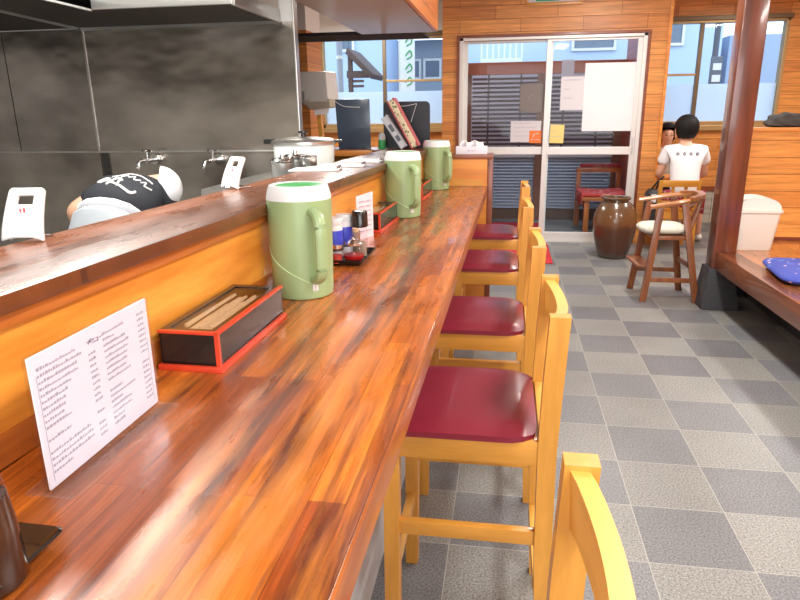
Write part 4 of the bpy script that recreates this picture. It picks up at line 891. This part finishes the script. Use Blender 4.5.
def seated(label, loc, rz, shirt, pants, hairlong=False, face=True, sleeve=True, marks_=False, female=False, scale=1):
    t = thing('person', label, 'person', loc, rz); k = .9 if female else 1
    V = {}; E = []
    def v(n, c, r): V[n] = (Vector((c[0], c[1], c[2])), r)
    v('hips', (0, 0, .50), (.135, .115)); v('waist', (0, .03, .64), (.115, .095)); v('chest', (0, .09, .83), (.125, .10)); v('upper', (0, .13, .97), (.085, .055)); v('neck', (0, .17, 1.07), .050); v('headlow', (0, .20, 1.13), .068); v('head', (0, .195, 1.20), (.083, .092)); v('crown', (0, .19, 1.265), (.060, .068))
    E += [('hips', 'waist'), ('waist', 'chest'), ('chest', 'upper'), ('upper', 'neck'), ('neck', 'headlow'), ('headlow', 'head'), ('head', 'crown')]
    for s, p in ((-1, 'l'), (1, 'r')):
        v(p+'sh', (s*.165*k, .14, .985), .056); v(p+'elbow', (s*.225*k, .20, .735), .040); v(p+'wrist', (s*.16, .42, .755), .028)
        E += [('upper', p+'sh'), (p+'sh', p+'elbow'), (p+'elbow', p+'wrist')]
        hand(V, E, p, (s*.16, .42, .755), (-s*.2, 1, 0), (-s, -.2, 0), (0, 0, -1))
        sx = s if not marks_ or s < 0 else 2.05
        v(p+'hip', (s*.09, .05, .49), .088); v(p+'knee', (sx*.13, .43, .50), .062); v(p+'calf', (sx*.135, .44, .30), .052); v(p+'ankle', (sx*.14, .42, .085), .036); v(p+'toe', (sx*.15, .56, .035), .034)
        E += [('hips', p+'hip'), (p+'hip', p+'knee'), (p+'knee', p+'calf'), (p+'calf', p+'ankle'), (p+'ankle', p+'toe')]
    skin('body', V, E, m_skin, t)
    G = {}; F = []
    def g(n, c, r): G[n] = (Vector(c), r)
    g('low', (0, .0, .525), (.150, .125)); g('waist', (0, .03, .64), (.150, .118)); g('chest', (0, .09, .83), (.158, .120)); g('upper', (0, .125, .965), (.130, .108)); g('collar', (0, .145, 1.065), .070)
    F += [('low', 'waist'), ('waist', 'chest'), ('chest', 'upper'), ('upper', 'collar')]
    for s, p in ((-1, 'l'), (1, 'r')): g(p+'sh', (s*.168*k, .14, .985), .072); g(p+'sl', (s*.212*k, .175, .845), .066); F += [('upper', p+'sh'), (p+'sh', p+'sl')]
    st = skin('t_shirt', G, F, shirt, t)
    G2 = {}; F2 = []
    G2['h'] = (Vector((0, .01, .49)), (.150, .118))
    for s, p in ((-1, 'l'), (1, 'r')):
        sx = s if not marks_ or s < 0 else 2.05
        G2[p+'a'] = (Vector((s*.09, .06, .49)), .100); G2[p+'b'] = (Vector((sx*.12, .36, .505)), .083); F2 += [('h', p+'a'), (p+'a', p+'b')]
    skin('shorts', G2, F2, pants, t)
    for s in (-1, 1):
        sx = s if not marks_ or s < 0 else 2.05
        b = B(); bmesh.ops.create_uvsphere(b, u_segments=16, v_segments=10, radius=1)
        for q in b.verts: q.co = Vector((sx*.148+q.co.x*.048, .50+q.co.y*.135, .044+max(q.co.z, -.9)*.048))
        obj('shoe', b, m_white, t)
    # hair cap
    b = B(); bmesh.ops.create_uvsphere(b, u_segments=28, v_segments=18, radius=1)
    low = [q for q in b.verts if q.co.z < (-.82 if q.co.y < -.1 else (-.15 if q.co.y < .35 else .35)) - (0.3 if hairlong and q.co.y < .5 else 0)]
    bmesh.ops.delete(b, geom=low, context='VERTS')
    for q in b.verts: 
        f = 1+.02*math.sin(q.co.x*17)*math.sin(q.co.z*13); q.co = Vector((q.co.x*.118*f, .180+q.co.y*.126*f, 1.225+q.co.z*(.122 if q.co.z > 0 else .15)*f))
    h = obj('hair', b, m_hair, t); sm_ = h.modifiers.new('sol', 'SOLIDIFY'); sm_.thickness = .012
    for s in (-1, 1):
        b = B(); bmesh.ops.create_uvsphere(b, u_segments=10, v_segments=8, radius=1)
        for q in b.verts: q.co = Vector((s*.096+q.co.x*.012, .195+q.co.y*.02, 1.185+q.co.z*.034))
        obj('ear', b, m_skin, t)
        b = B(); bmesh.ops.create_uvsphere(b, u_segments=10, v_segments=6, radius=.012)
        for q in b.verts: q.co = Vector((q.co.x*1.2+s*.034, q.co.y*.5+.288, q.co.z*.6+1.195))
        obj('eye', b, m_blackm, t)
        obj('eyebrow', bx(s*.034-.017, s*.034+.017, .283, .29, 1.216, 1.222), m_hair, t)
    b = B(); bmesh.ops.create_cone(b, segments=8, radius1=.015, radius2=.006, depth=.045, cap_ends=True)
    for q in b.verts: q.co = Vector((q.co.x, q.co.y*.9+.292, q.co.z+1.172))
    obj('nose', b, m_skin, t)
    obj('mouth', bx(-.02, .02, .277, .284, 1.132, 1.139, bev=.002), plain('lips', (.5, .15, .12), .5), t)
    if marks_:
        for i in range(4):
            x = -.095+i*.062; b = B()
            for a in range(4):
                an = a*PI/2; tube(b, [(x+.014*math.cos(an+j*PI/3), .0, .965+.014*math.sin(an+j*PI/3)) for j in (0, 1, 2)], .004, 4)
            box(b, x-.005, x+.005, -.002, .002, .960, .970)
            o = obj('crest_print', b, m_ink, st); sh_ = o.modifiers.new('wrap', 'SHRINKWRAP'); sh_.target = st; sh_.wrap_method = 'PROJECT'; sh_.use_project_y = True; sh_.use_positive_direction = True; sh_.use_negative_direction = True; sh_.use_project_x = False; sh_.use_project_z = False; sh_.offset = .003; sh_.wrap_mode = 'OUTSIDE_SURFACE'
    t.scale = (scale, scale, scale); return t
m_wshirt = plain('white_cotton', (.86, .86, .88), .85, var=.03)
seated('person with short black hair and white t-shirt sitting with back turned', (1.80, 6.96, .0), 0, m_wshirt, spots('plaid_shorts', (.35, .03, .06), (.6, .5, .5), (.15, .02, .04), 30), marks_=True)
seated('person facing us, half hidden by the wall corner beyond the white t-shirt', (1.825, 8.22, .0), PI, plain('beige_shirt', (.62, .55, .46), .85), plain('dark_trousers', (.05, .05, .07), .8), hairlong=True, female=True, scale=.93)
# yellow dining chairs (seated person's chair)
def make_dchair():
    t = thing('dining_chair', '', 'chair')
    for s in (-1, 1):
        obj('leg', bar(B(), (s*.17, .36, 0), (s*.17, .36, .40), .036, .036), m_chair, t)
        obj('back_post', bar(B(), (s*.178, -.03, 0), (s*.178, .0, .40), .036, .036), m_chair, t)
        obj('back_post_upper', bar(B(), (s*.178, .0, .40), (s*.180, -.045, .725), .036, .030), m_chair, t)
    obj('seat', bx(-.20, .20, .02, .40, .40, .435, bev=.008), m_chairx, t)
    obj('top_rail', bx(-.165, .165, -.058, -.034, .66, .725, bev=.004), m_chairx, t)
    obj('lower_rail', bx(-.165, .165, -.030, -.010, .48, .52, bev=.004), m_chairx, t)
    obj('middle_rail', bx(-.165, .165, -.040, -.020, .565, .60, bev=.004), m_chairx, t)
    for x in (-.06, .06): obj('back_slat', bx(x-.014, x+.014, -.042, -.024, .50, .67, bev=.002), m_chair, t)
    obj('seat_rail', bx(-.17, .17, .0, .02, .33, .40, bev=.003), m_chairx, t); return t
dc = make_dchair(); dc.location = (1.70, 6.80, 0); dc['label'] = 'yellow wooden slat-back chair under the person in the white t-shirt'
dup(dc, (1.80, 8.40, 0), PI, 'yellow wooden slat-back chair under the person facing us')
tbx = thing('dining_table', 'small wooden table mostly hidden between the two seated people', 'table', (1.78, 7.55, 0))
obj('tabletop', bx(-.19, .20, -.16, .28, .66, .69, bev=.004), m_orange, tbx)
for x in (-.15, .16):
    for y in (-.12, .24): obj('leg', bar(B(), (x, y, 0), (x, y, .66), .04, .04), m_chair, tbx)
# black bag hanging on chair
b = rbox(B(), [(.05, .09, 0), (.06, .11, .02), (.055, .10, .38), (.03, .07, .42)], r=.025)
bgx = thing('black_bag', 'black shoulder bag hanging on the left of the yellow chair', 'bag', (1.475, 6.90, .20)); obj('bag_body', b, m_blackm, bgx)
obj('strap', tube(B(), spline([(-.02, .0, .40), (.03, -.05, .50), (.075, -.09, .555), (.06, -.04, .52), (.03, .0, .41)], 4), .010, 6), m_blackm, bgx)
obj('white_cloth', bx(-.03, .02, -.115, -.105, .30, .38, bev=.004), m_wshirt, bgx)
# ---- cook
ck = thing('person', 'cook in black printed t-shirt, grey trousers and white cap bending down in the kitchen', 'person', (0, 0, 0))
V = {}; E = []
def v(n, c, r): V[n] = (Vector(c), r)
v('hips', (-1.80, 2.67, .88), (.13, .11)); v('waist', (-1.80, 2.77, .95), (.12, .10)); v('chest', (-1.83, 2.95, 1.03), (.145, .11)); v('upper', (-1.80, 3.06, 1.04), (.12, .09)); v('neck', (-1.795, 3.08, 1.06), .060); v('head', (-1.755, 3.085, 1.06), (.085, .085)); v('crown', (-1.71, 3.10, 1.03), (.07, .07))
E += [('hips', 'waist'), ('waist', 'chest'), ('chest', 'upper'), ('upper', 'neck'), ('neck', 'head'), ('head', 'crown')]
v('lsh', (-1.985, 3.02, 1.045), .058); v('lelbow', (-2.15, 2.92, .955), .044); v('lwrist', (-2.13, 3.02, .76), .03); E += [('upper', 'lsh'), ('lsh', 'lelbow'), ('lelbow', 'lwrist')]
v('rsh', (-1.72, 3.06, .96), .056); v('relbow', (-1.65, 3.10, .79), .042); v('rwrist', (-1.72, 3.22, .70), .03); E += [('upper', 'rsh'), ('rsh', 'relbow'), ('relbow', 'rwrist')]
hand(V, E, 'l', (-2.13, 3.02, .76), (.15, .4, -.5), (1, 0, 0), (0, .2, -1)); hand(V, E, 'r', (-1.72, 3.22, .70), (-.1, .5, -.5), (-1, 0, 0), (0, .2, -1))
for s, p in ((-1, 'l'), (1, 'r')):
    v(p+'hip', (-1.80+s*.095, 2.66, .84), .105); v(p+'knee', (-1.80+s*.12, 2.74, .47), .068); v(p+'ankle', (-1.80+s*.12, 2.62, .09), .045); v(p+'toe', (-1.80+s*.13, 2.76, .04), .04)
    E += [('hips', p+'hip'), (p+'hip', p+'knee'), (p+'knee', p+'ankle'), (p+'ankle', p+'toe')]
skin('body', V, E, m_skin, ck)
G = {}; 
G['a'] = (Vector((-1.80, 2.735, .95)), (.214, .166)); G['b'] = (Vector((-1.82, 2.86, 1.01)), (.190, .145)); G['c'] = (Vector((-1.82, 2.97, 1.03)), (.182, .13)); G['d'] = (Vector((-1.82, 3.03, 1.03)), (.120, .100)); G['e'] = (Vector((-1.80, 3.065, 1.05)), .070)
G['ls'] = (Vector((-1.985, 3.02, 1.045)), .075); G['le'] = (Vector((-2.10, 2.945, .985)), .062); G['rs'] = (Vector((-1.72, 3.06, .96)), .085); G['re'] = (Vector((-1.66, 3.09, .85)), .066)
tee = skin('t_shirt', G, [('a', 'b'), ('b', 'c'), ('c', 'd'), ('d', 'e'), ('d', 'ls'), ('ls', 'le'), ('d', 'rs'), ('rs', 're')], plain('black_cotton', (.018, .02, .026), .85), ck)
G = {'v': (Vector((-1.80, 2.735, .94)), (.180, .145)), 'w': (Vector((-1.80, 2.68, .90)), (.19, .16)), 'h': (Vector((-1.80, 2.64, .88)), (.195, .165))}; F = [('v', 'w'), ('w', 'h')]
for s, p in ((-1, 'l'), (1, 'r')):
    G[p+'h'] = (Vector((-1.80+s*.095, 2.66, .82)), .118); G[p+'k'] = (Vector((-1.80+s*.12, 2.74, .47)), .085); G[p+'a'] = (Vector((-1.80+s*.12, 2.63, .12)), .07); F += [('h', p+'h'), (p+'h', p+'k'), (p+'k', p+'a')]
skin('trousers', G, F, plain('pale_grey_cloth', (.36, .39, .42), .85), ck)
G = {'a': (Vector((-1.80, 2.72, .935)), (.212, .172)), 'b': (Vector((-1.80, 2.75, .955)), (.21, .168))}
skin('waistband', G, [('a', 'b')], m_wshirt, ck)
b = B(); bmesh.ops.create_uvsphere(b, u_segments=24, v_segments=16, radius=1); bmesh.ops.delete(b, geom=[q for q in b.verts if q.co.z < -.1], context='VERTS')
R = Matrix.Translation((-1.675, 3.22, 1.055)) @ Matrix.Rotation(math.radians(62), 4, Vector((-.55, .75, 0)).normalized().cross(Vector((0, 0, 1)))*-1) if 0 else Matrix.Translation((-1.742, 3.075, 1.055)) @ Vector((.85, .40, -.12)).to_track_quat('Z', 'Y').to_matrix().to_4x4()
for q in b.verts: q.co = R @ Vector((q.co.x*.116, q.co.y*.112, q.co.z*.11))
cp = obj('white_cap', b, m_wshirt, ck); s = cp.modifiers.new('sol', 'SOLIDIFY'); s.thickness = .006
b = B(); bmesh.ops.create_uvsphere(b, u_segments=20, v_segments=12, radius=1); bmesh.ops.delete(b, geom=[q for q in b.verts if q.co.z > .05 or q.co.z < -.6], context='VERTS')
for q in b.verts: q.co = R @ Vector((q.co.x*.092, q.co.y*.092, q.co.z*.10-.002))
obj('hair', b, m_hair, ck) if 0 else b.free()
for (c, nm) in (((-1.715, 2.985, 1.035), 'ear'), ((-1.775, 3.175, 1.03), 'ear')):
    b = B(); bmesh.ops.create_uvsphere(b, u_segments=10, v_segments=8, radius=1)
    for q in b.verts: q.co = Vector(c)+Vector((q.co.x*.014, q.co.y*.02, q.co.z*.03))
    obj(nm, b, plain('flushed_skin', (.7, .2, .14), .5), ck)
# brush lettering on the cook's back: strokes lofted just above the shirt
from mathutils.bvhtree import BVHTree
bpy.context.view_layer.update()
dg = bpy.context.evaluated_depsgraph_get(); te = tee.evaluated_get(dg); tm = te.to_mesh()
bvh = BVHTree.FromPolygons([v_.co.copy() for v_ in tm.vertices], [tuple(p_.vertices) for p_ in tm.polygons]); te.to_mesh_clear()
LD = Vector((0, .62, -.78)).normalized(); LU = Vector((0, .78, .62))
def backpt(u, v_): # u across (-1..1), v up the back 0..1; lettering printed on the shirt surface
    o_ = Vector((-1.85, 2.90, 1.03))+Vector((1, 0, -.15)).normalized()*(.185*u+.02)+LU*(.20*(v_-.5))-LD*.6
    h_ = bvh.ray_cast(o_, LD, 1.0)
    return h_[0]+h_[1]*.002 if h_[0] is not None else None
strk = [[(-.30, .30), (-.05, .42), (-.28, .55), (-.42, .40), (-.2, .28)], [(.0, .2), (.12, .5), (.3, .45)], [(.05, .3), (.35, .22), (.62, .12), (.75, .2)], [(.2, .55), (.3, .2)],
        [(-.75, .72), (-.55, .86), (-.45, .72)], [(-.40, .70), (-.32, .9), (-.22, .72)], [(-.15, .72), (0, .85), (.1, .70), (.2, .82)], [(.28, .7), (.4, .8), (.5, .62), (.6, .70)], [(.66, .6), (.74, .68), (.8, .5), (.9, .55)],
        [(-.1, .98), (.2, 1.0), (.5, .93), (.8, .8)]]
b = B()
for i, s_ in enumerate(strk):
    run = []
    for q in spline([Vector((a_, c_, 0)) for a_, c_ in s_], 5)+[None]:
        p_ = backpt(q.x, q.y) if q is not None else None
        if p_ is None or (run and (p_-run[-1]).length > .06):
            if len(run) > 2: tube(b, run, .0065 if i < 4 else .0036, 5)
            run = []
        if p_ is not None: run.append(p_)
obj('brush_lettering', b, m_white, ck)
for s in (-1, 1): 
    b = B(); bmesh.ops.create_uvsphere(b, u_segments=16, v_segments=10, radius=1)
    for q in b.verts: q.co = Vector((-1.80+s*.125+q.co.x*.052, 2.70+q.co.y*.14, .046+max(q.co.z, -.9)*.05))
    obj('shoe', b, m_blackm, ck)
# ================================================================ OUTSIDE
m_fac = plain('pale_blue_render', (.50, .60, .76), .8, var=.03, scale=2); m_fac2 = plain('grey_render', (.40, .43, .48), .8, var=.05); m_win = plain('dark_window_glass', (.16, .20, .26), .2)
gr = obj('street_ground', bx(-30, 30, Y1+.13, 60, -.12, -.03), plain('asphalt', (.25, .25, .26), .9)); gr['kind'] = 'structure'; gr.name = 'floor_street'
def house(label, x0, x1, y0, y1, h_, mat, wins, balc=None, roof=None):
    t = thing('house', label, 'building', ((x0+x1)/2, y0, 0)); cx_ = (x0+x1)/2
    obj('facade', bx(x0-cx_, x1-cx_, 0, y1-y0, -.02, h_), mat, t)
    for (a, c, z0, z1) in wins:
        w_ = obj('window', box(box(box(bx(a-cx_-.05, c-cx_+.05, -.05, .0, z0-.05, z0), a-cx_-.05, c-cx_+.05, -.05, 0, z1, z1+.05), a-cx_-.05, a-cx_, -.05, 0, z0, z1), c-cx_, c-cx_+.05, -.05, 0, z0, z1), m_alu, t)
        obj('window_glass', box(bx(a-cx_, c-cx_, -.02, -.005, z0, z1), (a+c)/2-cx_-.02, (a+c)/2-cx_+.02, -.04, -.02, z0, z1), m_win, w_)
    if balc:
        a, c, z0, z1 = balc; b = bx(a-cx_, c-cx_, -.6, -.55, z1-.05, z1); box(b, a-cx_, c-cx_, -.6, 0, z0-.12, z0)
        n_ = int((c-a)/.11)
        for k in range(n_+1): box(b, a-cx_+k*.11, a-cx_+k*.11+.035, -.59, -.56, z0, z1)
        obj('balcony', b, m_white, t)
    if roof:
        b = B(); poly_extrude(b, [(x0-cx_-.4, -.5, h_), (x1-cx_+.4, -.5, h_), (x1-cx_+.4, (y1-y0)/2, h_+roof), (x0-cx_-.4, (y1-y0)/2, h_+roof)], (0, .02, .12)); obj('roof', b, plain('grey_roof_tiles', (.22, .24, .28), .7), t)
    return t
house('pale blue house with white balcony seen through the door top', -1.05, 2.6, 14, 19, 7, m_fac, [(1.25, 2.0, 2.55, 3.3)], (-.56, .24, 2.36, 2.74))
house('pale house behind the wooden awning seen through the left window', -6.6, -2.45, 13.6, 15, 6, m_fac, [(-3.35, -3.15, 2.62, 3.0), (-4.3, -3.9, 1.9, 2.7)])
house('grey house with tiled roof seen through the right pane of the left window', -2.7, -1.5, 15.6, 18, 2.95, m_fac2, [(-2.3, -2.05, 2.15, 2.5), (-1.90, -1.58, 2.15, 2.5)], None, .9)
house('pale blue building with one dark window seen through the right window', 2.75, 4.0, 14, 18, 6, m_fac, [(2.9, 3.25, 2.6, 3.05)])
house('blue-grey shed seen beyond the post in the right window', 4.25, 7.5, 14.4, 18, 2.75, plain('bluegrey_cladding', (.36, .42, .54), .7), [])
aw = thing('wooden_awning', 'brown tilted wooden awning outside the left window', 'awning', (-2.36, 11.1, .0)); aw.scale = (.74, 1, 1)
mbr = plain('weathered_brown', (.12, .07, .055), .7, var=.2)
obj('awning_roof', hexa(B(), [(-.42, -.1, 2.33), (.14, -.1, 1.93), (.14, .9, 1.93), (-.42, .9, 2.33), (-.38, -.1, 2.42), (.20, -.1, 2.0), (.20, .9, 2.0), (-.38, .9, 2.42)], .005), mbr, aw)
obj('awning_beam', bx(-.42, .06, -.05, .05, 1.95, 2.06), mbr, aw)
for x in (-.33,): obj('awning_post', bx(x-.06, x+.03, -.04, .04, -.03, 2.3), mbr, aw)
for k in (0, 1): obj('awning_brace', hexa(B(), [(-.40+.0*k, -.03, 2.08+.1*k), (-.36, -.03, 2.08+.1*k), (-.36, .03, 2.08+.1*k), (-.40, .03, 2.08+.1*k), (-.05, -.03, 2.02+.06*k), (-.01, -.03, 2.02+.06*k), (-.01, .03, 2.02+.06*k), (-.05, .03, 2.02+.06*k)]) if 0 else bx(-.4, -.05+.0*k, -.03, .03, 1.80+.08*k, 1.84+.08*k), mbr, aw)
up_ = thing('utility_pole', 'slim dark utility pole with meter box outside the right window', 'pole', (3.12, 11.2, 0))
obj('pole', tube(B(), [(0, 0, -.03), (0, 0, 5)], .045, 12), plain('pole_grey', (.10, .11, .14), .6), up_); obj('meter_box', bx(-.07, .10, -.1, -.04, 1.72, 2.15, bev=.01), plain('meter_grey', (.13, .14, .17), .5), up_)
obj('meter_dial', box(bx(-.04, .08, -.11, -.101, 1.78, 1.88), -.04, .08, -.11, -.101, 1.95, 2.05), m_white, up_)
dn = thing('downpipe_pole', 'grey street pole outside the left side of the left window', 'pole', (-2.62, 10.4, 0)); obj('pole', tube(B(), [(0, 0, -.03), (0, 0, 5)], .05, 12), plain('pole_pale', (.35, .37, .42), .5), dn)
obj('pole_band', tube(B(), [(0, 0, 2.2), (0, 0, 2.25)], .056, 12), m_alu, dn)
bn_ = thing('street_banner', 'white and green vertical banner outside the left window', 'banner', (-1.62, 10.8, 0))
obj('banner_pole', tube(B(), [(-.12, 0, -.03), (-.12, 0, 2.65)], .012, 8), m_alu, bn_); obj('banner_cloth', bx(-.11, .13, -.004, .004, 1.6, 2.6), m_wshirt, bn_)
b = B()
for z in (1.85, 2.05, 2.25, 2.45): tube(b, spline([(-.02, -.007, z), (.05, -.007, z+.08), (.08, -.007, z), (.0, -.007, z-.05)], 4), .012, 5)
obj('green_lettering', b, m_green2, bn_)
